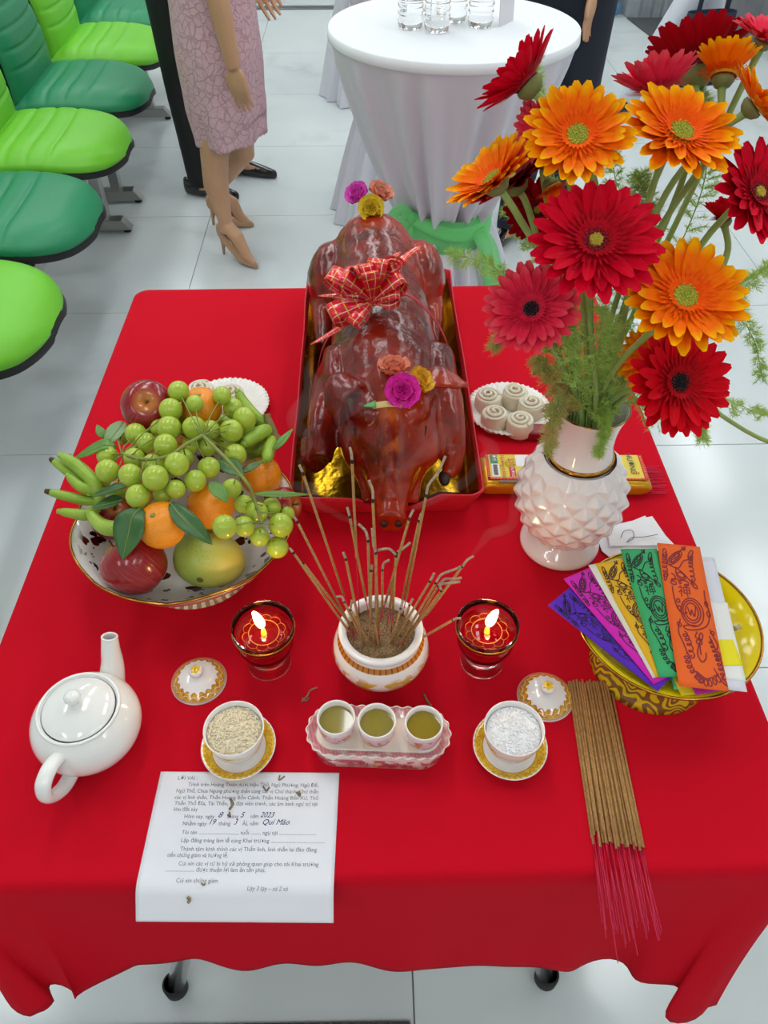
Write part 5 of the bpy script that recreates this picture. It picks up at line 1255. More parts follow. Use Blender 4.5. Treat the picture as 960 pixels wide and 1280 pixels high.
def fern(label, pxs, spread=.028, m=None, dens=1.0, depth=None):
    rnd = random.Random(int(sum(p[0]+p[1] for p in pxs)))
    pts = [aty(a, b_, d_) for a, b_, d_ in pxs]; dq = pts[1]-VC; dq.z = 0; dq = dq.normalized() if dq.length > .01 else Vector((0, -1, 0))
    pts[0] = VC+dq*.030+Vector((0, 0, .258)); P_ = bez([VC+dq*.028+Vector((0, 0, .20))]+pts, 14); n = len(P_)
    for _ in range(4):
        for i in range(n):
            h = STALKS.find_nearest(P_[i], .005)
            if h[0] is not None and ((P_[i]-h[0]).dot(h[1]) < .0016): P_[i] = h[0]+h[1]*.0022
    c0 = P_[0]
    t = thing('asparagus_fern', label, 'fern', c0, 0, 'feathery fern sprigs in the bouquet')
    G().tube([tuple(q-c0) for q in P_], [.0011-.0007*i/(n-1) for i in range(n)], 5).build('stalk', M_GSTEM, t)
    g = G()
    for i in range(17, n):
        if math.hypot(P_[i].x-VC.x, P_[i].y-VC.y) < .048 and P_[i].z < VC.z+.257: continue
        u = i/(n-1); d = (P_[min(i+1, n-1)]-P_[max(i-1, 0)]).normalized()
        for k_ in range(max(1, int(2*dens))):
            a = rnd.random()*TAU; x_ = d.orthogonal().normalized(); y_ = d.cross(x_)
            out = (x_*cos(a)+y_*sin(a)+d*.7).normalized(); L = spread*(1.1-.75*u)*rnd.uniform(.6, 1.1); q0 = P_[i]-c0
            u2 = free(P_[i], P_[i]+out*L+Vector((0, 0, -.004)))
            if u2 < .3: continue
            L *= u2; tw = [q0+out*(L*w_/5)+Vector((0, 0, -.004*(w_/5)**2)) for w_ in range(6)]
            g.tube([tuple(q) for q in tw[::2]]+[tuple(tw[5])], .0003, 3, cap=False)
            for w_ in range(1, 6):
                for s in range(7):
                    nd = Vector((rnd.gauss(0, 1), rnd.gauss(0, 1), rnd.gauss(0, 1))).normalized(); nd = (nd+out*.8).normalized(); l2 = .0085*rnd.uniform(.6, 1.2)
                    q = tw[w_]
                    if free(q+c0, q+c0+nd*l2) < 1: continue
                    sd = nd.orthogonal().normalized()*.00036
                    g.add([tuple(q-sd), tuple(q+sd), tuple(q+nd*l2)], [(0, 1, 2)])
    o = g.build('needles', m or M_FERN, t, smooth=False, fix=False); o['kind'] = 'stuff'
VT = lambda dx, dy, dz=.245: (lambda p: p)(None)
fern('fern sprig reaching out toward the green table ribbon', [(730, 505, .74), (690, 430, .76), (650, 380, .80), (620, 335, .84), (566, 318, .88)], .030)
fern('fern sprig bushy in the vase mouth beneath the large red gerbera', [(735, 520, .74), (722, 470, .70), (715, 430, .68), (712, 390, .67)], .030)
fern('second bushy fern sprig in the vase mouth', [(742, 520, .74), (745, 470, .71), (750, 430, .69), (752, 385, .68)], .030)
fern('third bushy fern sprig in the vase mouth', [(750, 520, .74), (760, 480, .725), (763, 440, .71), (766, 400, .70)], .028)
fern('rusty fern sprig drooping over the vase lip toward the sweets', [(725, 515, .74), (704, 500, .71), (694, 510, .69), (688, 535, .68), (688, 560, .685)], .022, M_FERNR)
fern('rusty fern sprig leaning toward the paper plate of sweets', [(728, 510, .74), (700, 480, .74), (680, 460, .75), (672, 450, .77)], .026, M_FERNR)
fern('short fern tip hanging in front of the vase neck', [(748, 512, .715), (755, 520, .695), (755, 540, .69), (748, 566, .69)], .012)
fern('fern sprig spreading beyond the deep red gerbera', [(785, 505, .74), (840, 510, .72), (900, 500, .74), (955, 520, .76)], .034)
fern('fern sprig under the deep red gerbera', [(785, 508, .74), (840, 520, .73), (870, 525, .73), (880, 548, .74)], .022)
fern('fern sprig high among the stems behind the wide orange gerbera', [(760, 450, .74), (790, 350, .76), (808, 270, .78), (800, 220, .80)], .036, dens=2)
fern('fern sprig standing tall beside the viewer-facing orange gerbera', [(745, 480, .74), (700, 330, .82), (690, 200, .86), (672, 90, .90), (664, 62, .92)], .007)
fern('fern sprig behind the red yellow-eyed gerbera', [(785, 480, .74), (880, 400, .80), (930, 360, .82), (962, 330, .84)], .030)
fern('low fern sprig hanging at the bouquet far side', [(800, 480, .75), (900, 390, .80), (940, 420, .80), (952, 470, .80)], .024)
fern('dark fern tuft between the tilted orange and facing orange gerberas', [(735, 480, .76), (690, 340, .80), (660, 290, .82), (640, 258, .84)], .030)
fern('fern sprig by the coral gerbera petals above the sweets', [(728, 500, .74), (690, 420, .72), (640, 412, .70), (618, 432, .70)], .016, M_FERNR)
fern('fern sprig behind the top orange gerberas', [(765, 440, .76), (770, 300, .82), (765, 200, .86), (742, 150, .88)], .028)
fern('fern sprig beneath the small yellow orange gerbera', [(790, 430, .76), (870, 260, .82), (880, 160, .84), (872, 115, .85)], .034, dens=2)
# ---------------------------------------------------------------- cocktail tables with draped cloths
M_WCLOTH = mat('white_tablecloth', '#d9d9e2', .9, bump=(700, .1, .0005)); M_WTOP = mat('white_table_top_cloth', '#e8ecef', .8, bump=(700, .06, .0004))
M_GRIB = mat('green_organza', '#7cf08c', .45, alpha=.6, transmission_weight=.0, sheen_weight=.3)
def cocktail(c, h, R, waist, foot, label, lab2, seed, wz=.56):
    t = thing('cocktail_table', label, 'table', c)
    G().lathe([(0, h-.022), (R-.006, h-.022), (R-.006, h-.003), (0, h-.003)], 64).build('table_top', M_WOOD, t)
    G().lathe([(0, .002), (.20, .002), (.20, .014), (.035, .03), (.03, .06), (.03, h-.03), (0, h-.03)], 24).build('pedestal', M_CHROME, t)
    cl = thing('draped_tablecloth', lab2, 'tablecloth', c)
    G().lathe([(0, h), (R-.004, h), (R, h-.002), (R+.0015, h-.022), (R, h-.024)], 96).build('top_cover', M_WTOP, cl)
    rnd = random.Random(seed); ph = [rnd.random()*6 for _ in range(4)]
    def sk(u, v):
        a = TAU*u; z_ = (h-.020)*(1-v)
        if z_ > wz: q = (z_-wz)/(h-.02-wz); r = waist+(R-.003-waist)*q**.78
        else: q = 1-z_/wz; r = waist+(foot-waist)*q**.8
        d = 1-abs(z_-wz)/wz; near = min(1, (h-.02-z_)/.06)
        amp = near*(.011+.018*(1-min(1, z_/(h)))+.006*d)
        w = sin(a*17+ph[0]+1.5*sin(a*3+ph[1]))*.55+sin(a*29+ph[2])*.35+sin(a*7+ph[3])*.4
        r += amp*w; return (r*cos(a), r*sin(a), max(.003, z_))
    G().grid(sk, 300, 40, wrap=True).build('pleated_skirt', M_WCLOTH, cl)
    return t, cl
C1 = Vector((.225, 2.215, 0))
cocktail(C1, 1.05, .316, .108, .30, 'tall round cocktail table behind the roast pig', 'white pleated cloth gathered by the green ribbon', 1)
rb = thing('table_ribbon', 'sheer green organza ribbon tied around the white tablecloth', 'ribbon', C1+Vector((0, 0, .56)))
def wob(a, r, z): return r+.004*sin(a*9), z+.010*sin(a*2+.8)
G().lathe([(.143, -.050), (.148, 0), (.142, .050)], 72, wob).build('waist_band', M_GRIB, rb, sol=.001)
K = Vector((-.100, -.118, .045))
def rtail(pts, w0, w1, name):
    P_ = bez(pts, 6); n_ = len(P_); v, f = [], []
    for i, p in enumerate(P_):
        d = (P_[min(i+1, n_-1)]-P_[max(i-1, 0)]).normalized(); s = d.cross(Vector((.3, -1, .1))).normalized(); w = w0+(w1-w0)*i/(n_-1)
        for q in (-.5, -.17, .17, .5): v.append(tuple(p+s*(w*q)+Vector((0, -.008*abs(q), 0))))
    for i in range(n_-1):
        for q in range(3): f.append((i*4+q, i*4+q+1, i*4+q+5, i*4+q+4))
    G().add(v, f).build(name, M_GRIB, rb, sol=.001)
rtail([K, K+Vector((-.03, -.02, .035)), K+Vector((-.055, -.015, .01)), K+Vector((-.03, -.02, -.02)), K], .03, .03, 'bow_loop')
rtail([K, K+Vector((.06, -.03, -.02)), K+Vector((.13, -.035, -.035)), K+Vector((.21, -.01, -.03))], .03, .045, 'bow_sash')
rtail([K+Vector((.19, -.02, -.03)), K+Vector((.225, -.02, -.09)), K+Vector((.245, -.03, -.17)), K+Vector((.265, -.02, -.23))], .045, .075, 'bow_tail')
rtail([K, K+Vector((-.012, -.02, -.05)), K+Vector((-.02, -.02, -.10))], .03, .04, 'bow_tail')
G().ell(K, (.018, .014, .016), 14, 10).build('knot', M_GRIB, rb)
cocktail(Vector((.18, 3.46, 0)), 1.05, .300, .12, .33, 'cocktail table standing behind the ribboned one', 'plain white floor-length cloth behind the ribboned table', 2, .62)
cocktail(Vector((.05, 5.05, 0)), 1.05, .316, .14, .30, 'farthest cocktail table by the dark floor strip', 'white cloth on the farthest cocktail table', 3, .6)
# dark strip across the floor far back
tag(G().box((0, 0, .003), (1.6, .10, .005)).build('floor_strip', mat('dark_metal_strip', '#6d7072', .4, .6), None, (-.75, 7.0, .0)), 'grey metal strip set across the far floor', 'strip')
# water bottles on the cocktail table
M_PET = mat('clear_plastic_bottle', '#ffffff', .03, transmission_weight=1.0, ior=1.33); M_CAPB = mat('blue_cap', '#2f5fae', .4); M_BLAB = mat('blue_bottle_label', '#9fb8d6', .4, var=(60, '#5a7fb4', .6))
def bprof():
    p = [(0, .006), (.016, .004), (.024, 0), (.029, .004), (.031, .012)]
    for i in range(5): z_ = .02+i*.016; p += [(.0315, z_), (.0285, z_+.006), (.0315, z_+.012)]
    p += [(.0312, .104), (.0312, .145), (.0315, .150), (.029, .165), (.018, .188), (.0125, .196), (.0125, .206), (0, .206)]
    return p
bottles = []
for i, (px, py, lb) in enumerate(((513, 34, 'clear ribbed water bottle at the pack end nearest the pig'), (546, 38, 'clear ribbed water bottle in front of the pack'), (568, 25, 'clear ribbed water bottle behind the front one'), (600, 32, 'clear ribbed water bottle beside the white card'), (535, 14, 'clear ribbed water bottle deep inside the pack'))):
    p = at(px, py, 1.052); p.z = 1.0505
    t = thing('water_bottle', lb, 'bottle', p, i*.7, 'water bottles on the cocktail table')
    G().lathe(bprof(), 32).build('bottle', M_PET, t)
    G().lathe([(.0136, .196), (.0145, .197), (.0145, .213), (.0135, .2145), (0, .2145)], 20).build('cap', M_CAPB, t)
    G().lathe([(.0316, .108), (.0320, .108), (.0320, .142), (.0316, .142)], 32, close=True).build('label_band', M_BLAB, t)
M_CARD = mat('printed_card', '#dcd8de', .5); M_CARDINK = mat('purple_print', '#8d88b0', .6)
cp = at(631, 29, 1.051); cp.z = 1.0505
t = thing('menu_card', 'white printed card standing beside the water bottles', 'card', cp, .95)
G().box((0, 0, .075), (.075, .0015, .15), Euler((-.05, 0, 0)).to_matrix()).build('card', M_CARD, t, smooth=False)
v, f = textmesh('passion', .020, 'CENTER'); G().add(v, f).build('printed_word', M_CARDINK, t, (0, -.0035, .008), (PI/2-.05, 0, 0), smooth=False, fix=False)

# ---------------------------------------------------------------- green waiting-room chairs
M_LG = mat('light_green_leather', '#72c82c', .42, bump=(220, .06)); M_DG = mat('dark_green_leather', '#1f8a5c', .42, bump=(220, .06)); M_BLK = mat('black_plastic', '#17191b', .5); M_STEEL = mat('brushed_steel', '#a8a8a4', .3, 1.0, bump=(300, .05))
def hwf(v): return .282*max(.02, 1-max(0, (v-.50)/.50)**2.9)**.42
def seat_fn(u, v, zoff=0, inset=0):
    v = 1-(1-v)**1.7
    s = (u-.5)*2; hw = hwf(v)-inset; x_ = -.53+.53*v
    zf = .455+.020*sin(PI*min(1, v*1.1))-.012*v
    roll = .056*(1-(1-abs(s)**7)*(1-max(0, (v-.80)/.20)**3))
    gr = 0
    for q in (.16, .31, .46, .61): gr += math.exp(-((v-q+.05*(s*s))/.016)**2)
    gr *= .007*(1-abs(s)**6)
    puff = .006*math.cos(s*PI/2)
    return (x_, s*hw, zf+puff-roll-gr+zoff)
def back_fn(u, v):
    s = (u-.5)*2; hw = .270*(1-.22*max(0, (v-.70)/.30)**2.4)
    z_ = .440+.50*v; x_ = -.485-.075*v-.055*v*v+.03*sin(PI*v)
    roll = .050*abs(s)**7+.045*max(0, (v-.88)/.12)**2.2
    gr = 0
    for q in (.22, .36, .50, .64, .78): gr += math.exp(-((v-q-.03*(s*s))/.014)**2)
    gr *= .008*(1-abs(s)**6)
    return (x_+.02-roll*.9-gr+.010*cos(s*PI/2), s*hw, z_)
meshes = {}
for nm, m in (('light', M_LG), ('dark', M_DG)):
    meshes[nm] = (G().grid(seat_fn, 29, 70).mesh('seat_pad', m), G().grid(back_fn, 29, 80).mesh('back_pad', m))
sh_me = G().grid(lambda u, v: (lambda p: (p[0]+.008*v**3, p[1]*1.02, p[2]-.022))(seat_fn(u, v)), 25, 40).mesh('seat_shell', M_BLK)
bs_me = G().grid(lambda u, v: (lambda p: (p[0]-.030, p[1]*1.03, p[2]+.004))(back_fn(u, v)), 25, 40).mesh('back_shell', M_BLK)
br_me = G().box((-.25, 0, .392), (.24, .10, .05)).box((-.27, 0, .355), (.10, .07, .05)).mesh('bracket', M_BLK, False)
LBL = ['dark green padded chair closest to the front of the table', 'light green padded chair beside the red table corner', 'dark green padded chair next to the light green one by the table', 'light green padded chair above the steel floor bars', 'dark green padded chair level with the woman in pink', 'light green padded chair beside the black-trousered man', 'dark green padded chair at the far end of the row']
ROWA = math.atan2(-.024, .585)
for i in range(0, 6):
    y_ = 1.925+.632*i; x_ = -.897-.028*i
    t = thing('waiting_chair', LBL[i+1], 'chair', (x_, y_, 0), 0, 'green waiting-room chairs in a row', (0, 0, -ROWA*0+rad(1.5)))
    nm = 'light' if i % 2 == 0 else 'dark'
    for n_, me, th_ in (('seat_pad', meshes[nm][0], .012), ('back_pad', meshes[nm][1], .012), ('seat_shell', sh_me, .010), ('back_shell', bs_me, .012), ('bracket', br_me, 0)):
        o = inst(n_, me, t)
        if th_: md = o.modifiers.new('t', 'SOLIDIFY'); md.thickness = th_; md.offset = -1
t = thing('chair_frame', 'brushed steel beam and floor bars carrying the green chairs', 'frame', (-1.13, 2.9, 0), 0, None, (0, 0, rad(2.4)))
G().box((-.005, 0, .325), (.06, 4.3, .05)).build('beam', M_STEEL, t, smooth=False, bev=.004)
for yy in (-1.75, -.42 + .80, -.42+1.10, 1.75):
    st2 = G().box((0, yy, .17), (.045, .05, .30)).build('upright', M_STEEL, t, smooth=False, bev=.004)
    poly = [(-.30, .0), (.11, .0), (.075, .045), (-.26, .045)]
    g = G().prism([(a, b_) for a, b_ in poly], -.027, .027).xf(Matrix.Translation((0, yy, .016)) @ Matrix.Rotation(PI/2, 4, 'X'))
    g.build('floor_bar', M_STEEL, t, smooth=False, bev=.003)
    for q in (.085, -.28): G().lathe([(0, 0), (.016, 0), (.018, .006), (.016, .018), (0, .018)], 14).build('glide_foot', M_RUBBER, t, (q, yy, .001))

# ---------------------------------------------------------------- people
M_SKIN = mat('skin', '#c79a76', .5, var=(12, '#b9886a', .5), subsurface_weight=.1, subsurface_radius=(.02, .008, .004), subsurface_scale=.4); M_HAIR = mat('black_hair', '#15110f', .45, bump=(120, .4))
def figure(g_fn, name, label, base, m, voxel=.006, cat='person'):
    t = thing(name, label, cat, base); g = G(); g_fn(g, lambda *a: Vector(a)-Vector(base))
    o = g.build('body', m, t); md = o.modifiers.new('merge', 'REMESH'); md.mode = 'VOXEL'; md.voxel_size = voxel; md.use_smooth_shade = True
    md = o.modifiers.new('soft', 'SMOOTH'); md.iterations = 4; md.factor = .5
    return t
def head(g, V, x_, y_, z_, f):                  # skull, jaw, nose, ears, neck; f = facing unit vector
    f = Vector(f).normalized(); s = Vector((-f.y, f.x, 0)); c = V(x_, y_, z_)
    rot = Matrix((f, s, Vector((0, 0, 1)))).transposed()
    g.ell(c+Vector((0, 0, .03)), (.095, .076, .10), 18, 12, rot); g.ell(c+f*.025-Vector((0, 0, .045)), (.068, .058, .075), 16, 10, rot)
    g.ell(c+f*.098-Vector((0, 0, .01)), (.018, .014, .028), 10, 8, rot)
    for q in (-1, 1): g.ell(c+s*(q*.076)-f*.008, (.018, .010, .032), 10, 8, rot)
    g.ell(c+f*.085-Vector((0, 0, .058)), (.012, .024, .010), 10, 6, rot)
    g.tube([c-Vector((0, 0, .06))-f*.015, c-Vector((0, 0, .20))-f*.02], [.052, .060], 14)
def face(t, V, x_, y_, z_, f, hair_l):
    f = Vector(f).normalized(); s = Vector((-f.y, f.x, 0)); c = V(x_, y_, z_); rot = Matrix((f, s, Vector((0, 0, 1)))).transposed()
    mw, md_ = mat('eye_white', '#e8e4de', .3), mat('iris', '#20140e', .2)
    for q in (-1, 1):
        e = G().ell((0, 0, 0), (.010, .013, .007), 12, 8, rot).build('eye', mw, t, c+s*(q*.031)+f*.083+Vector((0, 0, .012)))
        G().ell((0, 0, 0), (.004, .0055, .0055), 10, 8, rot).build('iris', md_, e, f*.0075)
    G().ell((0, 0, 0), (.006, .022, .005), 12, 6, rot).build('lips', mat('lips', '#a85a50', .4), t, c+f*.094-Vector((0, 0, .056)))
    g = G().ell((0, 0, .045), (.104, .086, .095), 20, 14, rot)
    g.v = [p for p in g.v]
    hg = G().ell(Vector((0, 0, .055))-f*.022, (.098, .087, .090), 22, 14, rot)
    if hair_l: hg.tube([Vector((0, 0, .03))-f*.07, -f*.085-Vector((0, 0, .10)), -f*.08-Vector((0, 0, hair_l))], [.075, .07, .04], 14)
    hg.build('hair', M_HAIR, t, c)
def hand(g, V, wrist, d, palm_n, thumb_s, r=.0082, curl=.25):
    """palm and five fingers; d = direction of the fingers"""
    d = Vector(d).normalized(); n_ = Vector(palm_n).normalized(); s = d.cross(n_).normalized()*thumb_s
    w = Vector(wrist); rot = Matrix((d, s, n_)).transposed()
    g.ell(w+d*.045, (.052, .042, .016), 14, 10, rot)
    for i, (o_, L) in enumerate(((.033, .066), (.011, .074), (-.011, .070), (-.032, .054))):
        b0 = w+d*.080+s*o_; p1 = b0+d*(L*.42)+n_*(curl*L*.12); p2 = p1+d*(L*.32)+n_*(curl*L*.28); p3 = p2+d*(L*.22)+n_*(curl*L*.32)
        g.tube([b0-d*.015, p1, p2, p3], [r, r*.95, r*.85, r*.7], 10)
    g.tube([w+d*.025+s*.028, w+d*.052+s*.048+n_*.006, w+d*.078+s*.054+n_*.012], [.012, .0105, .008], 10)
def shoe(t, V, heel, toe, m, h=.012, hh=0, w=.042, up=.06, name='shoe', pointed=False):
    a, c = V(*heel), V(*toe); d = (c-a); L = d.length; d.normalize(); s = Vector((-d.y, d.x, 0)).normalized(); rings = []
    for i in range(15):
        u = i/14; lift = hh*max(0, 1-u/.62)**1.0*(1 if u < .62 else 0)
        ww = w*(.62+.55*sin(PI*min(1, .10+u*.78)))*((1-((u-.72)/.28)**2*(.86 if pointed else .55)) if u > .72 else 1)*(.75 if u < .06 else 1)
        top = lift+h+(up*(1-.35*u/.35) if u < .35 else up*.65*(1-((u-.35)/.65)**1.2)+.016)
        c0 = a+d*(L*u); ring = []
        for k_ in range(14):
            q = TAU*k_/14; zz = lift+(top-lift)*(.5+.5*sin(q)); wz = ww*abs(cos(q))**.6*(1 if cos(q) > 0 else -1)*.5*(1-.25*max(0, sin(q)))
            ring.append(tuple(c0+s*wz*2*.5+Vector((0, 0, zz+.001))))
        rings.append(ring)
    o = loft(rings).build(name, m, t, sub=1)
    if hh: G().tube([a+d*.028+Vector((0, 0, hh+.006)), a+d*.020+Vector((0, 0, hh*.5)), a+d*.016+Vector((0, 0, .002))], [.017, .008, .0055], 12).build('heel', m, o)
# woman in a pink lace dress, walking towards the chairs' far side
M_LACE = mat('pink_lace', '#cfa6ae', .8); k, b = nodes(M_LACE)
vo = k.new('ShaderNodeTexVoronoi'); vo.feature = 'DISTANCE_TO_EDGE'; vo.inputs['Scale'].default_value = 38
dv = k.new('ShaderNodeVectorMath', operation='ADD'); k.l.new(k.obj(), dv.inputs[0])
nt = k.new('ShaderNodeTexNoise'); nt.inputs['Scale'].default_value = 16; k.l.new(k.obj(), nt.inputs['Vector'])
ns = k.new('ShaderNodeVectorMath', operation='SCALE'); k.l.new(nt.outputs['Color'], ns.inputs[0]); ns.inputs['Scale'].default_value = .05; k.l.new(ns.outputs[0], dv.inputs[1]); k.l.new(dv.outputs[0], vo.inputs['Vector'])
vo2 = k.new('ShaderNodeTexVoronoi'); vo2.feature = 'DISTANCE_TO_EDGE'; vo2.inputs['Scale'].default_value = 58; k.l.new(dv.outputs[0], vo2.inputs['Vector'])
hole = k.math('SUBTRACT', 1, k.step(vo.outputs['Distance'], .02, .075)); net = k.math('SUBTRACT', 1, k.step(vo2.outputs['Distance'], .04, .10))
c = k.mix(k.math('MULTIPLY', hole, .45), k.mix(k.math('MULTIPLY', net, .28), sr('#d6b0b8'), sr('#b98c96')), sr('#a2707a')); k.l.new(c, b.inputs['Base Color'])
bp = k.new('ShaderNodeBump'); bp.inputs['Strength'].default_value = .5; bp.inputs['Distance'].default_value = .004; k.l.new(k.math('SUBTRACT', 1, hole), bp.inputs['Height']); k.l.new(bp.outputs[0], b.inputs['Normal'])
M_PUMP = mat('beige_patent', '#b48a66', .18, coat_weight=.4)
WB = (-.62, 3.12, 0)
def W(px, py, y_): p = aty(px, py, y_); return p
HE1, TO1, HE2, TO2 = at(281, 318, 0), at(323, 337, 0), at(268, 281, 0), at(318, 284, 0)
def woman(g, V):
    q = lambda p: p-Vector(WB)
    for he, to, kn, hx_, hy_ in ((HE1, TO1, q(W(268, 196, 3.06)), -.545, 3.05), (HE2, TO2, q(W(302, 192, 3.26)), -.51, 3.19)):
        d = (to-he); L = d.length; d.normalize(); h_ = q(he); an = h_+d*.035+Vector((0, 0, .165))
        g.tube([V(hx_, hy_, .86), V(hx_+.005, hy_, .68), kn, kn*.55+an*.45+Vector((-.014, .012, 0)), an, an+Vector((0, 0, -.05))], [.092, .075, .054, .050, .029, .030], 16)
        g.tube([h_+d*.020+Vector((0, 0, .105)), an+Vector((0, 0, -.02)), h_+d*.10+Vector((0, 0, .105)), h_+d*(L*.68)+Vector((0, 0, .045)), h_+d*(L*.88)+Vector((0, 0, .018))], [.022, .030, .028, .022, .013], 12)
    # torso, arms, neck, head
    for (z_, rx, ry) in ((.88, .125, .165), (1.00, .095, .135), (1.15, .095, .14), (1.28, .10, .165)): g.ell(V(-.525, 3.12, z_), (rx, ry, .12), 18, 12)
    el, wr, ft = q(W(256, -60, 2.89)), q(W(292, 84, 2.91)), q(W(304, 128, 2.91))
    g.tube([V(-.53, 2.96, 1.30), V(-.58, 2.91, 1.16), el, (el+wr)*.5+Vector((.004, 0, 0)), wr], [.050, .045, .040, .036, .026], 14)
    hand(g, V, wr, ft-wr, Vector((.5, .85, .2)), -1)
    wr2 = q(W(318, -34, 3.30)); g.tube([V(-.53, 3.28, 1.30), V(-.53, 3.32, 1.12), wr2+Vector((-.06, .01, .14)), wr2], [.048, .043, .036, .024], 14)
    hand(g, V, wr2, Vector((.45, -.15, -.85)), Vector((.4, -.8, 0)), 1)
    head(g, V, -.51, 3.12, 1.50, (1, -.05, 0))
wm = figure(woman, 'person', 'woman in a pink lace dress and beige pumps beside the chairs', WB, M_SKIN, .0042)
face(wm, lambda *a: Vector(a)-Vector(WB), -.51, 3.12, 1.50, (1, -.05, 0), .30)
def dress(u, v):
    a = TAU*u; z_ = 1.36-.91*v
    keys = [(1.36, -.525, .09, .16), (1.22, -.525, .125, .17), (1.05, -.525, .108, .15), (.93, -.522, .146, .175), (.75, -.525, .152, .178), (.60, -.528, .144, .165), (.44, -.525, .128, .145)]
    for (z0, x0, rx0, ry0), (z1, x1, rx1, ry1) in zip(keys, keys[1:]):
        if z_ <= z0+1e-6 and z_ >= z1-1e-3: q = (z0-z_)/(z0-z1); break
    else: q = 1
    q = q*q*(3-2*q); xc = x0+(x1-x0)*q; rx = rx0+(rx1-rx0)*q; ry = ry0+(ry1-ry0)*q
    fold = max(0, v-.55)*.020*sin(a*7+1)+max(0, v-.6)*.030*max(0, cos(a-.6))**3
    return (xc+(rx+fold)*cos(a)-WB[0], 3.12+(ry+fold)*sin(a)-WB[1], z_+(.006*abs(sin(a*26))-.004 if v > .985 else 0)+(.02*max(0, cos(a)) if v > .9 else 0))
G().grid(dress, 160, 70, wrap=True).build('lace_dress', M_LACE, wm, sol=.003)
VW = lambda *a: Vector(a)-Vector(WB)
for he, to in ((HE1, TO1), (HE2, TO2)):
    d = (to-he).normalized(); shoe(wm, VW, tuple(he-d*.02), tuple(to), M_PUMP, .006, .080, .044, .055, 'pump', True)
# other guests: trousers and shoes are what shows
M_BLACKT = mat('black_trousers', '#0b0c0f', .75, bump=(300, .08)); M_NAVYT = mat('navy_trousers', '#141a2a', .75, bump=(300, .08)); M_WHITET = mat('white_trousers', '#ccd0da', .8); M_SHOEB = mat('black_shoe_leather', '#0c0c0d', .2, coat_weight=.4)
M_SHIRT = mat('beige_shirt', '#cfc7b6', .8); M_SHIRTG = mat('grey_shirt', '#8a8d92', .8); M_SHIRTN = mat('navy_top', '#1a2236', .8); M_SHOEBLUE = mat('light_blue_shoe', '#5f9fd2', .4, var=(40, '#3a3a40', .15)); M_WRAP = M_WHITET
def guest(label, base, feet, hipz, hipx, hipy, tr, sh, shoem, facing, knees=None, htot=1.68, wrist=None):
    B = Vector(base); f = Vector(facing).normalized(); s = Vector((-f.y, f.x, 0))
    hip = [Vector((hipx, hipy, hipz))+s*(.085*q) for q in (1, -1)]
    sz = hipz+.52
    def body(g, V):
        for i, q in enumerate((1, -1)):
            foot = Vector(feet[i]); kn = Vector(knees[i]) if knees else (hip[i]+foot)/2+f*.03
            g.tube([hip[i]-B, kn-B, foot+Vector((0, 0, .07))-B], [.07, .05, .035], 12); g.tube([foot+Vector((0, 0, .05))-B, foot+f*.12+Vector((0, 0, .03))-B], [.032, .025], 10)
            sh_ = Vector((hipx, hipy, sz))+s*(.18*q); wr = Vector(wrist[i]) if wrist else sh_+Vector((0, 0, -.54))+f*.06+s*(.06*q)
            g.tube([sh_-B, (sh_+wr)/2+s*(.05*q)-B, wr-B], [.045, .038, .026], 12); hand(g, V, wr-B, Vector((0, 0, -1))+f*.2, -s*q, 1)
        g.ell(Vector((hipx, hipy, hipz+.28))-B, (.11, .11, .34), 16, 12); head(g, V, hipx, hipy, sz+.26, f)
    t = figure(body, 'person', label, base, M_SKIN, .006)
    face(t, lambda *a: Vector(a)-B, hipx, hipy, sz+.26, f, .05)
    g = G()
    for i in (0, 1):
        foot = Vector(feet[i]); kn = Vector(knees[i]) if knees else (hip[i]+foot)/2+f*.03
        g.tube([tuple(p-B) for p in bez([hip[i]+Vector((0, 0, .03)), hip[i]*.5+kn*.5+Vector((0, 0, 0)), kn, kn*.45+foot*.55+Vector((0, 0, .04)), foot+Vector((0, 0, .045))], 4)], [.110-.056*(j/16)**.8 for j in range(17)], 18)
    g.ell(Vector((hipx, hipy, hipz+.02))-B, (.14, .17, .13), 18, 12, Matrix((f, s, Vector((0, 0, 1)))).transposed())
    o = g.build('trousers', tr, t); md = o.modifiers.new('m', 'REMESH'); md.mode = 'VOXEL'; md.voxel_size = .010; md.use_smooth_shade = True; md = o.modifiers.new('s', 'SMOOTH'); md.iterations = 6
    g = G()
    rot = Matrix((f, s, Vector((0, 0, 1)))).transposed()
    for z_, rx, ry in ((.06, .135, .175), (.18, .130, .165), (.32, .130, .18), (.45, .12, .19)): g.ell(Vector((hipx, hipy, hipz+z_))-B, (rx, ry, .13), 18, 12, rot)
    for q in (1, -1):
        sh_ = Vector((hipx, hipy, sz))+s*(.17*q); wr = Vector(wrist[(1-q)//2]) if wrist else sh_+Vector((0, 0, -.54))+f*.06+s*(.06*q)
        g.tube([sh_-B, sh_*.55+wr*.45+s*(.04*q)-B], [.070, .060], 14)
    o = g.build('shirt', sh, t); md = o.modifiers.new('m', 'REMESH'); md.mode = 'VOXEL'; md.voxel_size = .012; md.use_smooth_shade = True; md = o.modifiers.new('s', 'SMOOTH'); md.iterations = 6
    for i in (0, 1):
        foot = Vector(feet[i]); shoe(t, lambda *a: Vector(a)-B, tuple(foot-f*.09), tuple(foot+f*.19), shoem, .02, 0, .050, .065)
    return t
guest('man in black trousers half hidden behind the pink dress', (-.80, 3.80, 0), ((-.62, 3.88, 0), (-.78, 3.64, 0)), .80, -.76, 3.78, M_BLACKT, M_SHIRT, M_SHOEB, (.8, -.25, 0), ((-.66, 3.90, .46), (-.80, 3.70, .46)), wrist=((-.45, 3.95, .98), (-.50, 3.60, 1.02)))
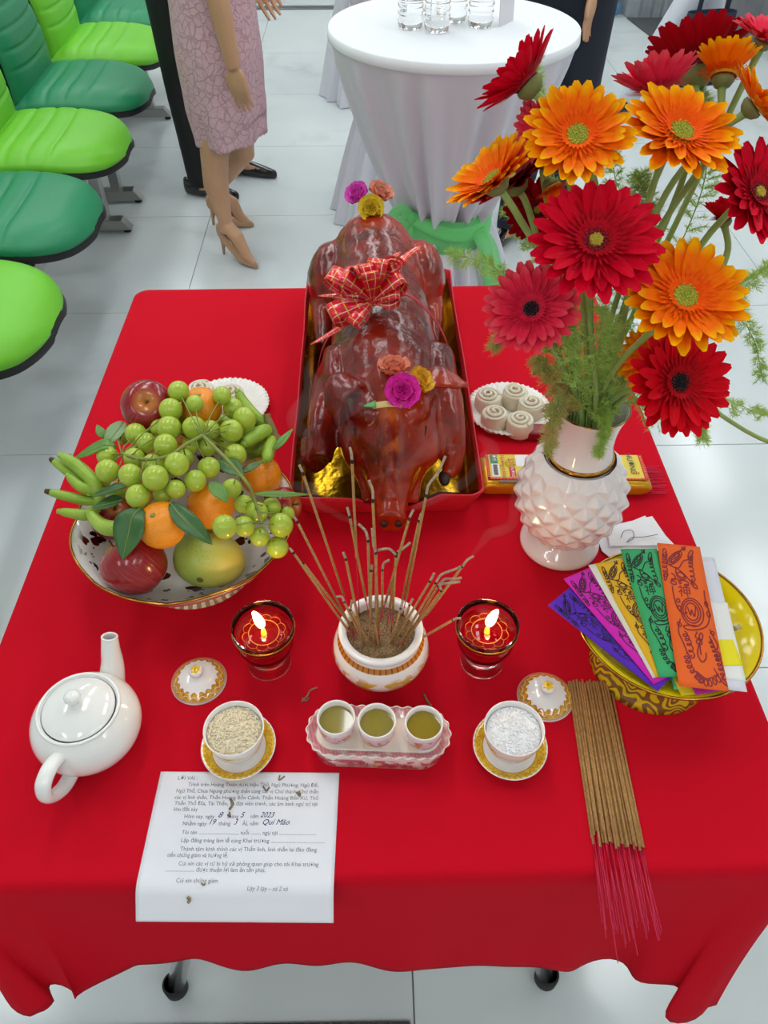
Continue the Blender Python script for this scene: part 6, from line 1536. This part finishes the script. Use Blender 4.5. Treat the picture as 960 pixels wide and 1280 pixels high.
guest('man in navy trousers standing behind the ribboned table', (.72, 3.25, 0), ((.80, 3.30, 0), (.61, 3.17, 0)), .90, .74, 3.28, M_NAVYT, M_SHIRTG, M_SHOEB, (-.45, -.75, 0), ((.83, 3.24, .48), (.66, 3.21, .46)), wrist=((.40, 3.10, 1.05), (.80, 3.13, .92)))
bw = guest('guest in white trousers with a navy bag far behind the flowers', (1.75, 4.75, 0), ((1.49, 4.70, 0), (1.86, 4.90, 0)), .86, 1.88, 4.85, M_WHITET, M_SHIRTN, M_SHOEB, (-.4, -.9, 0), ((1.72, 4.72, .53), (1.90, 4.88, .46)), wrist=((2.06, 4.62, .92), (1.785, 4.58, .815)))
guest('guest in pale trousers and light blue shoes far at the back', (1.78, 6.85, 0), ((1.86, 6.72, 0), (1.74, 6.95, 0)), .86, 1.76, 6.86, M_WHITET, M_SHIRTG, M_SHOEBLUE, (-.85, -.3, 0))
# navy bag on the guest's arm
bp_ = aty(880, 55, 4.58); t = thing('tote_bag', 'navy tote bag hanging beside the white trousers', 'bag', (bp_.x, 4.58, bp_.z-.19), .2)
def bagf(u, v):
    a = TAU*u; x_ = abs(cos(a))**.5*(1 if cos(a) > 0 else -1); y_ = abs(sin(a))**.7*(1 if sin(a) > 0 else -1); return (x_*.15*(1-.12*v), y_*.055*(1-.3*v), .34*v)
G().grid(bagf, 40, 12, wrap=True).build('bag_body', M_SHIRTN, t, sol=.004)
G().tube(bez([(-.08, 0, .32), (-.07, 0, .46), (0, 0, .52), (.07, 0, .46), (.08, 0, .32)], 8), .012, 10).build('handle', M_SHIRTN, t)
# grey draped table and covered chair in the far corner, dark carpet
M_GDRAPE = mat('grey_sheer_drape', '#8d959a', .8, var=(8, '#a2a9ad', .8)); M_GCOVER = mat('grey_chair_cover', '#77787c', .85, var=(10, '#6a6b70', .7))
def drape_box(t, hx_, hy_, h, m, name, seed, flare=.03):
    def fn(u, v):
        a = TAU*u; n4 = (abs(cos(a))**6+abs(sin(a))**6)**(1/6); w = 1+v*(flare+.02*sin(a*23+seed)+.015*sin(a*41+2*seed)); return (hx_*cos(a)/n4*w, hy_*sin(a)/n4*w, h*(1-v)+.003)
    G().grid(fn, 200, 14, wrap=True).build(name, m, t)
    G().box((0, 0, h-.004), (hx_*1.98, hy_*1.98, .012)).build('top', m, t, smooth=False, bev=.004)
p = at(818, 24, 0); t = thing('draped_table', 'low table under a sheer grey drape at the back', 'table', (p.x+.02, p.y+.34, 0), .05); drape_box(t, .24, .30, .74, M_GDRAPE, 'drape', 1)
p = at(925, 62, 0); t = thing('covered_chair', 'chair under a grey fabric cover far behind the flowers', 'chair', (p.x+.10, p.y+.25, 0), .15); drape_box(t, .26, .26, .46, M_GCOVER, 'seat_cover', 3); G().box((0, .22, .70), (.46, .07, .52)).build('back_cover', M_GCOVER, t, smooth=True, bev=.03)
cp_ = [at(783, 23, 0), at(838, 23, 0), at(868, 52, 0), at(838, 66, 0)]; c0 = cp_[0]
tag(G().prism([(q.x-c0.x, q.y-c0.y) for q in (cp_[0], cp_[3], cp_[2], cp_[1])], .001, .006).build('carpet', mat('dark_carpet', '#4c5052', .95, bump=(300, .5)), None, (c0.x, c0.y, 0), smooth=False), 'dark grey carpet corner on the far floor', 'carpet')
# ---------------------------------------------------------------- smoke rising from the incense
M_SMOKE = bpy.data.materials.new('incense_smoke'); M_SMOKE.use_nodes = True; k = N(M_SMOKE); k.n.clear()
out = k.new('ShaderNodeOutputMaterial'); vp = k.new('ShaderNodeVolumeScatter'); vp.inputs['Color'].default_value = (.92, .93, 1, 1); vp.inputs['Density'].default_value = 8.5; vp.inputs['Anisotropy'].default_value = .2
k.l.new(vp.outputs[0], out.inputs['Volume'])
def wisp(pts, r0, r1, label, flat=.6):
    P_ = bez([aty(*p) for p in pts], 10); c0 = P_[0]; n = len(P_); rnd = random.Random(int(pts[0][0]))
    q = []
    for i, p in enumerate(P_):
        u = i/(n-1); q.append(tuple(p-c0+Vector((.006*u*sin(u*17+pts[0][0]), .004*u*sin(u*11), 0))))
    rr_ = [(r0+(r1-r0)*(i/(n-1)))*(.85+.25*sin(i*.21+pts[0][0]))*(1 if i < n*.75 else max(.08, (n-1-i)/(n*.25))) for i in range(n)]
    t = thing('smoke_wisp', label, 'smoke', c0, 0, 'wisps of incense smoke')
    G().tube(q, rr_, 14, flat=flat).build('smoke', M_SMOKE, t)
wisp([(437, 558, .57), (425, 530, .60), (440, 500, .64), (420, 470, .68)], .003, .016, 'thin smoke wisp rising from the tallest incense stick')
wisp([(462, 600, .57), (500, 585, .60), (540, 560, .62), (560, 520, .66), (545, 480, .70)], .003, .018, 'smoke wisp drifting across the snout of the pig')
wisp([(515, 636, .57), (540, 625, .60), (580, 600, .62), (610, 575, .64), (600, 540, .68)], .003, .018, 'smoke wisp drifting toward the incense packet')
wisp([(590, 694, .57), (610, 670, .58), (635, 655, .60), (650, 620, .62), (640, 580, .65)], .003, .016, 'smoke wisp drifting toward the vase base')
wisp([(374, 580, .57), (385, 555, .60), (372, 520, .63), (392, 480, .67), (385, 440, .72)], .003, .016, 'smoke wisp rising over the side of the pig tray')
wisp([(448, 655, .57), (415, 640, .59), (390, 620, .61), (365, 600, .63)], .003, .014, 'faint smoke wisp curling over the front tray edge')
